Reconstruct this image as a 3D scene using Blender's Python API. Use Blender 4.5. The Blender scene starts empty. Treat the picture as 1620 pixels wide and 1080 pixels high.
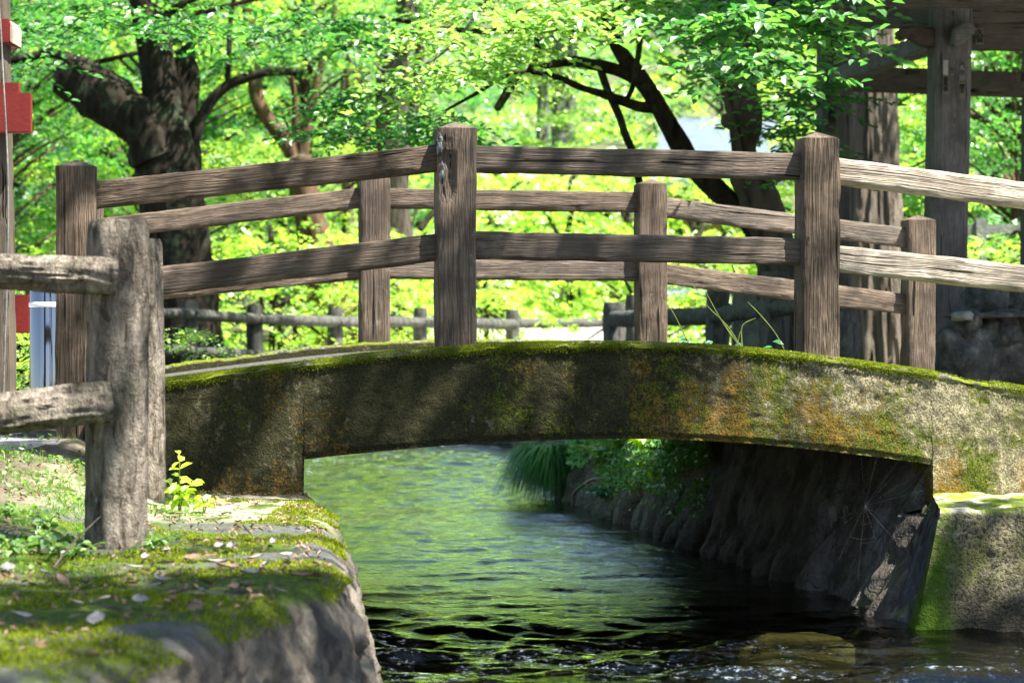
import bpy, bmesh, math, random
import numpy as np
from mathutils import Vector, Matrix, Euler, noise as MN
R = math.radians
random.seed(7); RNG = np.random.default_rng(11)
scene = bpy.context.scene
COL = scene.collection

# ------------------------------------------------------------------ camera, sky, sun, exposure
CAMH = 1.09                     # eye height above the water surface (z = 0)
cam = bpy.data.objects.new('camera', bpy.data.cameras.new('camera'))
COL.objects.link(cam); scene.camera = cam
cam.location = (0, 0, CAMH); cam.rotation_euler = (R(90), 0, 0)
cam.data.sensor_width = 36; cam.data.lens = 88.9; cam.data.shift_y = -25/1620
cam.data.clip_start = .1; cam.data.clip_end = 2000
cam.data.dof.use_dof = True; cam.data.dof.focus_distance = 9.8; cam.data.dof.aperture_fstop = 5.4

SUN = Vector((.455, -.185, .872)).normalized()      # towards the sun
el = math.asin(SUN.z); az = math.atan2(SUN.x, SUN.y)
w = bpy.data.worlds.new('World'); scene.world = w; w.use_nodes = True
nt = w.node_tree; bg = nt.nodes['Background']
sky = nt.nodes.new('ShaderNodeTexSky'); sky.sky_type = 'NISHITA'; sky.sun_disc = False
sky.sun_elevation = el; sky.sun_rotation = az
nt.links.new(sky.outputs[0], bg.inputs[0]); bg.inputs[1].default_value = .052
sl = bpy.data.lights.new('sun', 'SUN'); sl.energy = 5; sl.angle = R(.53); sl.color = (1, .95, .86)
so = bpy.data.objects.new('sun', sl); COL.objects.link(so)
so.rotation_euler = SUN.to_track_quat('Z', 'Y').to_euler(); so.location = (6, -3, 14)
scene.view_settings.view_transform = 'Standard'; scene.view_settings.look = 'None'
scene.view_settings.gamma = 1; scene.view_settings.exposure = 2.1
scene.cycles.use_denoising = True; scene.cycles.max_bounces = 7; scene.cycles.diffuse_bounces = 3
scene.cycles.transmission_bounces = 4; scene.cycles.transparent_max_bounces = 8
scene.cycles.sample_clamp_indirect = 6; scene.cycles.caustics_reflective = False

# ------------------------------------------------------------------ measuring helpers
F = 4000.0
def at(px, py, Y): return Vector(((px-810)/F*Y, Y, CAMH+(515-py)/F*Y))
TH = math.atan(615/F); UC, US = math.cos(TH), math.sin(TH)
OX, OY = -.218, 9.7
def B(u, v, z): return Vector((OX+u*UC-v*US, OY+u*US+v*UC, z))
def u_of(px, v):
    k = (px-810)/F
    return (k*(OY+v*UC) - OX + v*US)/(UC-k*US)
def z_of(px, py, v):
    Y = OY+u_of(px, v)*US+v*UC
    return CAMH+(515-py)/F*Y
SPAN, WID = 1.431, 3.167
def lerp_pts(pts, x):
    if x <= pts[0][0]:
        a, b = pts[0], pts[1]
    elif x >= pts[-1][0]:
        a, b = pts[-2], pts[-1]
    else:
        for a, b in zip(pts, pts[1:]):
            if a[0] <= x <= b[0]: break
    return a[1]+(b[1]-a[1])*(x-a[0])/(b[0]-a[0])

# ------------------------------------------------------------------ object helpers
def tag(o, label=None, cat=None, group=None, kind=None):
    if label: o['label'] = label
    if cat: o['category'] = cat
    if group: o['group'] = group
    if kind: o['kind'] = kind
    return o
def root_of(p):
    v = Vector((0, 0, 0))
    while p is not None:
        v += p.location; p = p.parent
    return v
def put(name, me, m=None, parent=None, loc=(0, 0, 0), rot=(0, 0, 0)):
    if m is not None and not me.materials: me.materials.append(m)
    o = bpy.data.objects.new(name, me); COL.objects.link(o)
    o.location = Vector(loc)-(root_of(parent) if parent else Vector((0, 0, 0)))
    o.rotation_euler = rot
    if parent: o.parent = parent
    return o
def empty(name, loc, label, cat, group=None):
    o = bpy.data.objects.new(name, None); COL.objects.link(o); o.location = loc
    o.empty_display_size = .1
    return tag(o, label, cat, group)
def mesh(name, V, Fc, sharp=None, smooth=True):
    me = bpy.data.meshes.new(name)
    V = np.asarray(V, dtype=np.float32)
    if isinstance(Fc, np.ndarray):
        n, k = Fc.shape
        me.vertices.add(len(V)); me.vertices.foreach_set('co', V.ravel())
        me.loops.add(n*k); me.loops.foreach_set('vertex_index', Fc.astype(np.int32).ravel())
        me.polygons.add(n); me.polygons.foreach_set('loop_start', np.arange(0, n*k, k, dtype=np.int32))
        try: me.polygons.foreach_set('loop_total', np.full(n, k, dtype=np.int32))
        except Exception: pass
        me.update(calc_edges=True)
    else:
        me.from_pydata([tuple(map(float, v)) for v in V], [], Fc); me.update()
    if smooth:
        me.polygons.foreach_set('use_smooth', [True]*len(me.polygons))
        if sharp:
            try: me.set_sharp_from_angle(angle=R(sharp))
            except Exception: pass
    else:
        me.polygons.foreach_set('use_smooth', [False]*len(me.polygons))
    return me
def grid_faces(a, b, closed=False):
    i = np.arange(a-1)[:, None]; j = np.arange(b if closed else b-1)[None, :]
    j2 = (j+1) % b
    f = np.stack([i*b+j, (i+1)*b+j, (i+1)*b+j2, i*b+j2], -1)
    return f.reshape(-1, 4)
def fb(x, y, z, o=3): return MN.fractal(Vector((x, y, z)), 1.0, 2.0, o, noise_basis='PERLIN_ORIGINAL')
def merge(parts):
    V, Fs, n = [], [], 0
    for v, f in parts:
        V.append(np.asarray(v, float)); Fs.append(np.asarray(f)+n); n += len(v)
    return np.concatenate(V), np.concatenate(Fs)

# ------------------------------------------------------------------ material helpers
class G:
    def __init__(s, name):
        s.m = bpy.data.materials.new(name); s.m.use_nodes = True
        s.t = s.m.node_tree; s.t.nodes.clear()
        s.out = s.n('OutputMaterial'); s.tc = s.n('TexCoord')
    def n(s, k, **p):
        x = s.t.nodes.new('ShaderNode'+k)
        for a, b in p.items(): setattr(x, a, b)
        return x
    def set(s, sock, v):
        if isinstance(v, bpy.types.NodeSocket): s.t.links.new(v, sock)
        elif v is not None:
            if hasattr(sock.default_value, '__len__') and not hasattr(v, '__len__'): v = (v,)*len(sock.default_value)
            if hasattr(sock.default_value, '__len__') and len(v) == 3 and len(sock.default_value) == 4: v = (*v, 1)
            sock.default_value = v
    def map(s, co, scale=(1, 1, 1), loc=(0, 0, 0), rot=(0, 0, 0)):
        x = s.n('Mapping'); s.set(x.inputs[0], co); s.set(x.inputs[1], loc); s.set(x.inputs[2], rot); s.set(x.inputs[3], scale)
        return x.outputs[0]
    def noise(s, co, scale=5, detail=4, rough=.55, dist=0):
        x = s.n('TexNoise'); s.set(x.inputs['Vector'], co); s.set(x.inputs['Scale'], scale); s.set(x.inputs['Detail'], detail)
        s.set(x.inputs['Roughness'], rough); s.set(x.inputs['Distortion'], dist); return x.outputs[0]
    def vor(s, co, scale=5, feat='F1', rnd=1):
        x = s.n('TexVoronoi', feature=feat); s.set(x.inputs['Vector'], co); s.set(x.inputs['Scale'], scale)
        s.set(x.inputs['Randomness'], rnd); return x.outputs['Distance']
    def ramp(s, f, stops, interp='LINEAR'):
        x = s.n('ValToRGB'); s.set(x.inputs[0], f); e = x.color_ramp.elements; x.color_ramp.interpolation = interp
        while len(e) < len(stops): e.new(.5)
        for q, (p, c) in zip(e, stops):
            q.position = p; q.color = (c, c, c, 1) if not hasattr(c, '__len__') else (*c, 1)
        return x.outputs[0]
    def mix(s, f, a, b, mode='MIX'):
        x = s.n('Mix', data_type='RGBA', blend_type=mode); s.set(x.inputs[0], f); s.set(x.inputs[6], a); s.set(x.inputs[7], b)
        return x.outputs[2]
    def math(s, op, a, b=None, clamp=False):
        x = s.n('Math', operation=op, use_clamp=clamp); s.set(x.inputs[0], a)
        if b is not None: s.set(x.inputs[1], b)
        return x.outputs[0]
    def xyz(s, co):
        x = s.n('SeparateXYZ'); s.set(x.inputs[0], co); return x.outputs
    def bump(s, h, strength=.5, dist=.01, nrm=None):
        x = s.n('Bump'); s.set(x.inputs['Strength'], strength); s.set(x.inputs['Distance'], dist); s.set(x.inputs['Height'], h)
        if nrm is not None: s.set(x.inputs['Normal'], nrm)
        return x.outputs[0]
    def pbr(s, col, rough=.8, nrm=None, metal=0, spec=.3):
        x = s.n('BsdfPrincipled'); s.set(x.inputs['Base Color'], col); s.set(x.inputs['Roughness'], rough)
        s.set(x.inputs['Metallic'], metal); s.set(x.inputs['Specular IOR Level'], spec)
        if nrm is not None: s.set(x.inputs['Normal'], nrm)
        s.t.links.new(x.outputs[0], s.out.inputs[0]); return s.m
    @property
    def obj(s): return s.tc.outputs['Object']
    @property
    def rnd(s): return s.n('ObjectInfo').outputs['Random']

def m_wood(name, dark, light, pale=.0, axis=0, rings=1.0):
    g = G(name)
    off = g.n('CombineXYZ'); r = g.rnd
    for k, q in enumerate((37., 19., 53.)): g.set(off.inputs[k], g.math('MULTIPLY', r, q))
    add = g.n('VectorMath', operation='ADD'); g.set(add.inputs[0], g.obj); g.set(add.inputs[1], off.outputs[0]); co = add.outputs[0]
    def st(f):
        q = [1, 1, 1]; q[axis] = f; return tuple(q)
    # growth lines: bands bent by a slow warp so that they run along the beam and swirl a little
    w_ = g.n('TexNoise'); g.set(w_.inputs['Vector'], g.map(co, st(.30))); g.set(w_.inputs['Scale'], 6); g.set(w_.inputs['Detail'], 2)
    wp = g.n('VectorMath', operation='SCALE'); g.set(wp.inputs[0], w_.outputs[1]); g.set(wp.inputs['Scale'], .038)
    co2 = g.n('VectorMath', operation='ADD'); g.set(co2.inputs[0], g.map(co, st(.03))); g.set(co2.inputs[1], wp.outputs[0])
    lines = g.noise(co2.outputs[0], 150*rings, 2, .5)
    line2 = g.noise(g.map(co2.outputs[0], (1, 1, 1)), 300, 2, .6)
    crack = g.ramp(g.noise(g.map(co2.outputs[0], st(.7)), 60, 1, .5), [(.27, 0), (.33, 1)])
    h = g.math('ADD', g.math('MULTIPLY', lines, .72), g.math('MULTIPLY', line2, .28))
    c = g.mix(g.ramp(h, [(.30, 0), (.68, 1)]), dark, light)
    c = g.mix(g.ramp(g.noise(co, 5, 5, .65), [(.40, .65), (.60, 0)]), c, tuple(q*.30 for q in dark))
    c = g.mix(g.ramp(g.noise(co, 11, 6, .75), [(.62, 0), (.74, .45+pale)]), c, (.40, .37, .33))
    c = g.mix(g.math('MULTIPLY', g.math('FRACT', g.math('MULTIPLY', r, 7.3)), .38), c, g.mix(.5, c, (.30, .285, .27)))   # each piece has weathered differently
    c = g.mix(g.math('MULTIPLY', g.math('FRACT', g.math('MULTIPLY', r, 13.7)), .45), c, tuple(q*1.2 for q in dark))
    c = g.mix(g.ramp(g.vor(g.map(co, st(.35)), 3.4), [(.03, .85), (.085, 0)]), c, tuple(q*.35 for q in dark))              # knots
    c = g.mix(g.math('SUBTRACT', 1.0, crack), c, tuple(q*.12 for q in dark))
    hh = g.math('ADD', g.ramp(h, [(.35, 0), (.65, 1)]), g.math('MULTIPLY', crack, 1.3))
    return g.pbr(c, .8, g.bump(hh, .9, .0035), spec=.22)

def m_concrete_moss():
    g = G('mossy_concrete'); co = g.obj; x, y, z = g.xyz(co)      # origin near the middle of the bridge, x to the right
    nz = g.xyz(g.n('NewGeometry').outputs['Normal'])[2]
    streak = g.noise(g.map(co, (1, 1, .25)), 6, 6, .7)
    big = g.noise(co, 1.9, 6, .68)
    spk = g.noise(co, 125, 3, .75); spk2 = g.noise(co, 48, 4, .78)
    fine = g.ramp(spk, [(.40, 0), (.60, 1)])
    base = g.mix(g.ramp(g.noise(co, 20, 6, .75), [(.35, 0), (.65, 1)]), (.12, .105, .07), (.52, .465, .30))
    base = g.mix(g.math('MULTIPLY', g.ramp(spk, [(.46, 0), (.58, 1)]), .75), base, (.055, .050, .020))
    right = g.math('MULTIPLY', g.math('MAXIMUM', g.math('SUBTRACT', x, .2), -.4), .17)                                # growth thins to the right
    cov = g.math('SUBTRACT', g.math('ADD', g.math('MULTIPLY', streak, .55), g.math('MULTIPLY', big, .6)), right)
    cov = g.math('ADD', cov, g.math('MULTIPLY', g.math('SUBTRACT', spk2, .5), .6))
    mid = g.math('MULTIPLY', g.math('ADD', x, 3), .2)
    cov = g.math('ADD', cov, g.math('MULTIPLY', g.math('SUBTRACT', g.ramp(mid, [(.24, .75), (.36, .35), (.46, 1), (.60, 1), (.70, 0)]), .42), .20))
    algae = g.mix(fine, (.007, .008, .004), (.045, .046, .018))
    green = g.mix(fine, (.022, .030, .006), (.14, .17, .020))
    drip = g.noise(g.map(co, (1, 1, .05)), 13, 3, .6)
    cov = g.math('ADD', cov, g.math('MULTIPLY', g.math('SUBTRACT', drip, .5), .35))
    gm = g.ramp(g.math('ADD', g.math('ADD', g.noise(co, 3.1, 6, .7), g.math('MULTIPLY', x, .06)), g.math('MULTIPLY', g.math('SUBTRACT', spk2, .5), .5)), [(.52, 0), (.62, 1)])
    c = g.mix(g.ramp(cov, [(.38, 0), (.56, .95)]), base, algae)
    c = g.mix(gm, c, green)
    lic = g.math('ADD', g.noise(g.map(co, (1, 1, .5)), 3.4, 6, .72), g.math('MULTIPLY', z, -.28))
    lic = g.math('ADD', lic, g.math('SUBTRACT', g.ramp(g.math('MULTIPLY', g.math('ADD', x, 3), .2), [(.22, .0), (.34, .045), (.50, .01), (.62, .06), (.90, .05)]), .045))
    lic = g.math('ADD', lic, g.math('MULTIPLY', g.math('SUBTRACT', spk2, .5), .55))
    lm = g.math('MULTIPLY', g.ramp(lic, [(.47, 0), (.58, 1)]), g.ramp(spk, [(.42, .15), (.56, 1)]))
    c = g.mix(lm, c, g.mix(g.noise(co, 30, 3, .7), (.10, .05, .012), (.34, .21, .04)))
    c = g.mix(g.ramp(g.noise(co, 7, 6, .75), [(.63, 0), (.70, .6)]), c, (.30, .27, .21))
    moss = g.mix(g.ramp(spk2, [(.3, 0), (.7, 1)]), (.06, .085, .010), (.22, .26, .02))
    mm = g.math('MULTIPLY', g.ramp(nz, [(.25, 0), (.6, 1)]), g.ramp(g.noise(co, 7, 5, .65), [(.40, 0), (.50, 1)]))
    top = g.mix(g.ramp(nz, [(.3, 0), (.6, 1)]), c, g.mix(g.ramp(spk2, [(.42, 0), (.58, 1)]), (.055, .05, .04), (.24, .225, .20)))
    c = g.mix(mm, top, moss)
    hgt = g.math('ADD', g.math('MULTIPLY', spk, .7), spk2)
    return g.pbr(c, .95, g.bump(hgt, 1.0, .014), spec=.12)

def m_simple(name, stops, scale=8, bscale=40, bdist=.01, rough=.85, co_scale=(1, 1, 1), metal=0, spec=.25, bstr=.8):
    g = G(name); co = g.map(g.obj, co_scale)
    c = g.ramp(g.noise(co, scale, 6, .65), stops)
    h = g.noise(co, bscale, 5, .7)
    return g.pbr(c, rough, g.bump(h, bstr, bdist), metal, spec)

def m_leaf(name, c1, c2, t1, t2, gloss=.06):
    g = G(name); r = g.n('NewGeometry').outputs['Random Per Island']
    r2 = g.rnd
    dc = g.mix(r, c1, c2); tcx = g.mix(r, t1, t2); gloss = gloss*.35
    d = g.n('BsdfDiffuse'); g.set(d.inputs[0], dc)
    t = g.n('BsdfTranslucent'); g.set(t.inputs[0], tcx)
    gl = g.n('BsdfGlossy'); g.set(gl.inputs[0], (1, 1, 1)); g.set(gl.inputs[1], .38)
    a = g.n('AddShader'); g.t.links.new(d.outputs[0], a.inputs[0]); g.t.links.new(t.outputs[0], a.inputs[1])
    fr = g.n('Fresnel'); g.set(fr.inputs[0], 1.4)
    mx = g.n('MixShader'); g.t.links.new(g.math('MULTIPLY', fr.outputs[0], gloss*8), mx.inputs[0])
    g.t.links.new(a.outputs[0], mx.inputs[1]); g.t.links.new(gl.outputs[0], mx.inputs[2])
    g.t.links.new(mx.outputs[0], g.out.inputs[0]); return g.m

def m_bark(name, c1, c2, lich=None, sc=(1, 1, .25), scale=16, dist=.03):
    g = G(name); co = g.map(g.obj, sc)
    n = g.noise(co, scale, 6, .7, .5); v = g.vor(g.map(g.obj, (1, 1, sc[2]*.8)), scale*.9)
    h = g.math('ADD', n, g.math('MULTIPLY', v, .6))
    c = g.ramp(h, [(.45, c1), (.95, c2)])
    if lich: c = g.mix(g.ramp(g.noise(g.obj, 3.2, 6, .75), [(.52, 0), (.62, .8)]), c, lich)
    return g.pbr(c, .92, g.bump(h, 1.0, dist), spec=.12)

M = {}
M['slab'] = m_simple('grey_slab_stone', [(.35, (.11, .12, .11)), (.65, (.24, .25, .23))], 7, 30, .01)
M['wood'] = m_wood('weathered_wood', (.042, .029, .020), (.29, .215, .155), .1)
M['wood_pale'] = m_wood('pale_wood', (.27, .215, .155), (.66, .58, .49), .1)  # much lighter tone of the wood, used on the near right rails
M['wood_shrine'] = m_wood('shrine_wood', (.045, .034, .030), (.15, .115, .10), -.3)
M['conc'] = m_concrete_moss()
M['moss'] = m_leaf('moss_blade', (.06, .085, .008), (.20, .23, .015), (.05, .07, .006), (.16, .20, .01), .01)
M['leaf'] = m_leaf('leaf_green', (.020, .085, .025), (.060, .155, .035), (.030, .17, .025), (.17, .37, .045))
M['leaf_y'] = m_leaf('leaf_yellow_green', (.045, .13, .025), (.12, .20, .04), (.10, .30, .035), (.38, .50, .09))
M['leaf_sun'] = m_leaf('leaf_sunlit', (.06, .14, .015), (.16, .22, .03), (.16, .38, .03), (.46, .60, .07))  # brighter leaf copy with sunlight put into its colours
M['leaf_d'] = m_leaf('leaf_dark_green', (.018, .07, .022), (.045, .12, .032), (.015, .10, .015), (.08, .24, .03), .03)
M['bark_dark'] = m_bark('cherry_bark', (.006, .005, .004), (.032, .026, .019), (.060, .075, .045))
M['bark_red'] = m_bark('reddish_bark', (.025, .016, .010), (.12, .072, .044), (.10, .10, .07))
M['bark_pale'] = m_bark('pale_bark', (.028, .024, .020), (.18, .15, .12), sc=(1, 1, .15), scale=9, dist=.09)
M['bark_mid'] = m_bark('brown_grey_bark', (.018, .014, .011), (.10, .082, .068), (.07, .08, .05))
M['bark_grey'] = m_bark('grey_bark', (.07, .07, .07), (.17, .17, .17))

# ------------------------------------------------------------------ tubes (trunks, limbs, stems, logs)
def cr(P, n):
    P = [np.array(p, float) for p in P]; out = []
    Q = [2*P[0]-P[1]]+P+[2*P[-1]-P[-2]]
    for i in range(1, len(Q)-2):
        for k in range(n):
            t = k/n
            out.append(.5*((2*Q[i])+(-Q[i-1]+Q[i+1])*t+(2*Q[i-1]-5*Q[i]+4*Q[i+1]-Q[i+2])*t*t+(-Q[i-1]+3*Q[i]-3*Q[i+1]+Q[i+2])*t**3))
    out.append(P[-1]); return np.array(out)
def tube(pts, rad, sub=6, seg=10, rough=0., rs=3., seed=0., zs=1., tip=True, flutes=0):
    P4 = cr([(*p, r) for p, r in zip(pts, rad)], sub)
    P, Rr = P4[:, :3], np.maximum(P4[:, 3], .00012)
    T = np.gradient(P, axis=0); T /= np.linalg.norm(T, axis=1)[:, None]+1e-9
    ref = np.array((0, 1., 0)) if abs(T[0][1]) < .9 else np.array((1., 0, 0))
    V = []
    nx = np.cross(T[0], ref); nx /= np.linalg.norm(nx)
    for i in range(len(P)):
        nx = nx-T[i]*np.dot(nx, T[i]); nx /= np.linalg.norm(nx)+1e-9
        ny = np.cross(T[i], nx)
        for k in range(seg):
            a = 2*math.pi*k/seg
            d = math.cos(a)*nx+math.sin(a)*ny
            r = Rr[i]
            if rough:
                q = P[i]+d*r
                r *= 1+rough*fb(q[0]*rs+seed, q[1]*rs, q[2]*rs*zs, 4)
                if flutes: r *= 1+.07*math.sin(a*flutes+3*fb(seed, P[i][2]*.8, 0, 2))
            V.append(P[i]+d*r)
    n = len(P)
    Fc = grid_faces(n, seg, True)
    V.append(P[0]); V.append(P[-1]+T[-1]*Rr[-1]*(.5 if tip else .05))
    i0, i1 = len(V)-2, len(V)-1
    caps = [[i0, (k+1) % seg, k, k] for k in range(seg)]+[[i1, (n-1)*seg+k, (n-1)*seg+(k+1) % seg, (n-1)*seg+(k+1) % seg] for k in range(seg)]
    return np.array(V), Fc, caps
def tubes_mesh(name, tubes, sharp=60):
    V, Fs, n = [], [], 0
    for v, f, caps in tubes:
        V.append(v); Fs += (f+n).tolist(); Fs += [[q+n for q in c[:3]] for c in caps]; n += len(v)
    return mesh(name, np.concatenate(V), Fs, sharp)

# ------------------------------------------------------------------ leaves
def leaf_geo(C, N, D, size, fold=.25, shape='oval', aspect=.5):
    """leaves centred at C, normal N, direction D (arrays n x 3), size n: each a folded 6-point blade"""
    C = np.asarray(C, float); n = len(C)
    D = D-N*np.sum(D*N, 1)[:, None]; D /= np.linalg.norm(D, axis=1)[:, None]+1e-9
    S = np.cross(N, D); s = np.asarray(size, float)[:, None]
    up = N*s*fold*aspect
    if shape == 'oval':
        p = [C, C+D*s*.33+S*s*aspect*.5+up, C+D*s*.72+S*s*aspect*.42+up*.8, C+D*s-N*s*.12, C+D*s*.72-S*s*aspect*.42+up*.8, C+D*s*.33-S*s*aspect*.5+up]
        V = np.stack(p, 1).reshape(-1, 3); b = np.arange(n)[:, None]*6
        Fc = np.concatenate([b+np.array([[0, 1, 2, 3]]), b+np.array([[0, 3, 4, 5]])], 0)
    else:
        p = [C, C+D*s*.5+S*s*aspect*.5, C+D*s-N*s*.1, C+D*s*.5-S*s*aspect*.5]
        V = np.stack(p, 1).reshape(-1, 3); b = np.arange(n)[:, None]*4
        Fc = b+np.array([[0, 1, 2, 3]])
    return V, Fc
def rand_dirs(n, tilt=.45, flat=True):
    N = RNG.normal(size=(n, 3))*tilt; N[:, 2] += 1; N /= np.linalg.norm(N, axis=1)[:, None]
    D = RNG.normal(size=(n, 3)); D[:, 2] = D[:, 2]*.3-.35
    return N, D
def clump_points(c, r, n, flat=.28):
    p = RNG.normal(size=(n, 3)); p /= np.linalg.norm(p, axis=1)[:, None]
    p *= (RNG.random(n)**.55)[:, None]*r; p[:, 2] *= flat
    p[:, 2] -= (p[:, 0]**2+p[:, 1]**2)/r*.22
    return p+np.array(c)
def leaves_mesh(name, clumps, size, shape='diamond', tilt=.5, aspect=.55, flat=.28, jitter=.55):
    LN = 11                                    # leaves per twig, set alternately left and right
    P, N, D, S = [], [], [], []
    for c, r, n in clumps:
        k = max(2, n//LN); p0 = clump_points(c, r*.85, k, flat)
        a = np.arctan2(p0[:, 1]-c[1], p0[:, 0]-c[0])+RNG.normal(0, .7, k); d = np.stack([np.cos(a), np.sin(a), RNG.normal(-.15, .22, k)], 1)
        nt_ = RNG.normal(size=(k, 3))*tilt*.7; nt_[:, 2] += 1; ln = size*LN*.36*RNG.uniform(.6, 1.3, k)*(1+0*r); cs = RNG.uniform(.7, 1.25)
        side = np.stack([-d[:, 1], d[:, 0], 0*a], 1)
        for q in range(LN):
            t = (q+.5)/LN; sg = 1 if q % 2 else -1
            P.append(p0+d*(ln*t)[:, None]-np.array((0, 0, 1))*(ln*t*t*.35)[:, None]+RNG.normal(0, size*.12, (k, 3)))
            D.append(d*.55+side*sg*.8+RNG.normal(0, .22, (k, 3))+np.array((0, 0, -.25))); N.append(nt_+RNG.normal(0, .22, (k, 3)))
            S.append(np.full(k, size*cs*(1.15-.4*t))*(1+jitter*RNG.uniform(-1, 1, k)*.6))
    P, N, D, s = np.concatenate(P), np.concatenate(N), np.concatenate(D), np.concatenate(S)
    N /= np.linalg.norm(N, axis=1)[:, None]
    V, Fc = leaf_geo(P, N, D, s, .25, shape, aspect)
    return mesh(name, V, Fc, smooth=False)

# ================================================================== GROUND, RIVER
RWALL = [(3.4, 3.0), (3.2, 6.0), (2.9, 8.9), (2.2, 9.12), (1.45, 9.0), (1.0, 11.9), (.72, 13.6), (.39, 15.6), (.24, 17.5), (.12, 20), (.10, 23.2)]
LEDGE = [(-1.45, 2.6), (-1.15, 3.5), (-.84, 4.4), (-.66, 5.1), (-.52, 5.75), (-.445, 6.1), (-.43, 6.5), (-.53, 7.7), (-.63, 8.84), (-.72, 9.4), (-.78, 9.75)]
CH = [(x-.05, y) for x, y in LEDGE]+[(-1.6, 12.9), (-1.95, 15), (-3.1, 17.1), (-7, 19.1), (-16, 20.1), (-16, 25.3), (-6, 25.3), (-2, 24.95), (-.1, 24.7), (.55, 23.4)]+[(x+.45, y-(.0 if y > 9.2 else -.5)) for x, y in RWALL[::-1][1:]]+[(4.0, -12), (-1.9, -12)]
def poly_mask(X, Y, poly):
    ins = np.zeros(X.shape, bool); n = len(poly)
    for i in range(n):
        (x1, y1), (x2, y2) = poly[i], poly[(i+1) % n]
        if y1 == y2: continue
        c = ((y1 > Y) != (y2 > Y)) & (X < (x2-x1)*(Y-y1)/(y2-y1)+x1)
        ins ^= c
    return ins
GZ = .42
def terrain(X, Y):
    z = GZ+np.clip(Y-27, 0, 26)*.038
    z = z+np.clip(Y-62, 0, 400)**1.0*.15*np.clip((Y-62)/25, 0, 1)
    z = np.where(Y > 200, np.minimum(z, 60), z)
    return z
gx = np.unique(np.concatenate([np.linspace(-400, -40, 16), np.linspace(-40, -9, 30), np.arange(-9, 9, .09), np.linspace(9, 40, 30), np.linspace(40, 400, 16)]))
gy = np.unique(np.concatenate([np.linspace(-60, -13, 10), np.linspace(-13, 2, 30), np.arange(2, 27, .09), np.linspace(27, 80, 70), np.linspace(80, 600, 40)]))
GX, GY = np.meshgrid(gx, gy, indexing='ij')
ins = poly_mask(GX, GY, CH)
GZZ = terrain(GX, GY)
nn = np.array([MN.noise(Vector((x*.7, y*.7, 0))) for x, y in zip(GX.ravel(), GY.ravel())]).reshape(GX.shape)
GZZ = np.where(ins, -.38+.05*nn, GZZ+.02*nn-(.0))
g = G('forest_floor'); co = g.obj
c = g.mix(g.ramp(g.noise(co, .6, 6, .7), [(.42, 0), (.58, 1)]), (.10, .08, .05), (.06, .11, .025))
c = g.mix(g.ramp(g.noise(co, 14, 5, .7), [(.5, 0), (.7, .8)]), c, (.17, .14, .10))
g.pbr(c, .95, g.bump(g.noise(co, 25, 5, .7), .8, .03))
M['ground'] = g.m
o = put('ground', mesh('ground', np.stack([GX, GY, GZZ], -1).reshape(-1, 3), grid_faces(len(gx), len(gy))), M['ground']); tag(o, kind='structure')
# gravel clearing beyond the far fence
M['gravel'] = m_simple('pale_gravel', [(.3, (.42, .39, .33)), (.7, (.66, .62, .55))], 30, 120, .01)
px_ = np.linspace(-2.6, 4.2, 30); py_ = np.linspace(27.5, 58, 60)
PX, PY = np.meshgrid(px_, py_, indexing='ij')
PXX = PX+(PY-27)*.02+.4*np.sin(PY*.3)
PZ = terrain(PXX, PY)+.035
o = put('gravel_path', mesh('gravel_path', np.stack([PXX, PY, PZ], -1).reshape(-1, 3), grid_faces(30, 60)), M['gravel']); tag(o, kind='structure')
# raised paved path at the left bridge end
M['paving'] = m_simple('pale_paving', [(.35, (.40, .38, .36)), (.65, (.56, .54, .50))], 12, 80, .006)
def slab(name, pts, z0, z1, m, parent=None, bev=.01):
    bm = bmesh.new(); vs = [bm.verts.new((x, y, z0)) for x, y in pts]; f = bm.faces.new(vs)
    ex = bmesh.ops.extrude_face_region(bm, geom=[f]); bmesh.ops.translate(bm, verts=[e for e in ex['geom'] if isinstance(e, bmesh.types.BMVert)], vec=(0, 0, z1-z0))
    bmesh.ops.recalc_face_normals(bm, faces=bm.faces)
    if bev: bmesh.ops.bevel(bm, geom=bm.edges[:], offset=bev, segments=2, affect='EDGES')
    me = bpy.data.meshes.new(name); r = Vector((0, 0, 0)) if parent is None else root_of(parent)
    bm.to_mesh(me); bm.free(); return put(name, me, m, parent)
def BP(u, v): p = B(u, v, 0); return (p.x, p.y)
o = slab('path', [BP(-8, -.28), BP(-1.62, -.28), BP(-1.05, .25), BP(-1.05, 2.95), BP(-1.6, 3.6), BP(-8, 4.2)], .3, CAMH-.42, M['paving']); tag(o, kind='structure')
o = slab('right_path', [BP(2.35, .25), BP(9, .25), BP(9, 2.9), BP(2.35, 2.9)], .3, CAMH-.44, M['paving']); tag(o, kind='structure')

# water -------------------------------------------------------------
wx = np.arange(-3.2, 3.6, .03); wy = np.concatenate([np.arange(2.5, 14, .022), np.arange(14, 26.5, .04)])
WX, WY = np.meshgrid(wx, wy, indexing='ij')
WU = WX*UC+WY*US; WV = -WX*US+WY*UC      # across / along the stream
Z = np.zeros_like(WX)
rg = np.random.default_rng(5)
for k in range(46):
    lam = .10*1.065**k*rg.uniform(.8, 1.2); th = rg.normal(0, .75)+(math.pi/2)
    ph = rg.uniform(0, 6.28); a = .0012*(lam/.12)**.55
    kx, ky = math.cos(th)*2*math.pi/lam, math.sin(th)*2*math.pi/lam
    env = .55+.45*np.sin(WU*rg.uniform(.6, 2.2)+WV*rg.uniform(.4, 1.5)+ph*2)
    Z += a*env*np.sin(kx*WU+ky*WV+ph+.9*np.sin(WU*2.1+ph)+.7*np.sin(WV*1.3+ph*3))
amp = np.interp(WY, [2.5, 8.5, 11, 15, 19, 24], [1.8, 1.2, .70, .6, .9, 1.4])
Z = Z*amp
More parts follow.
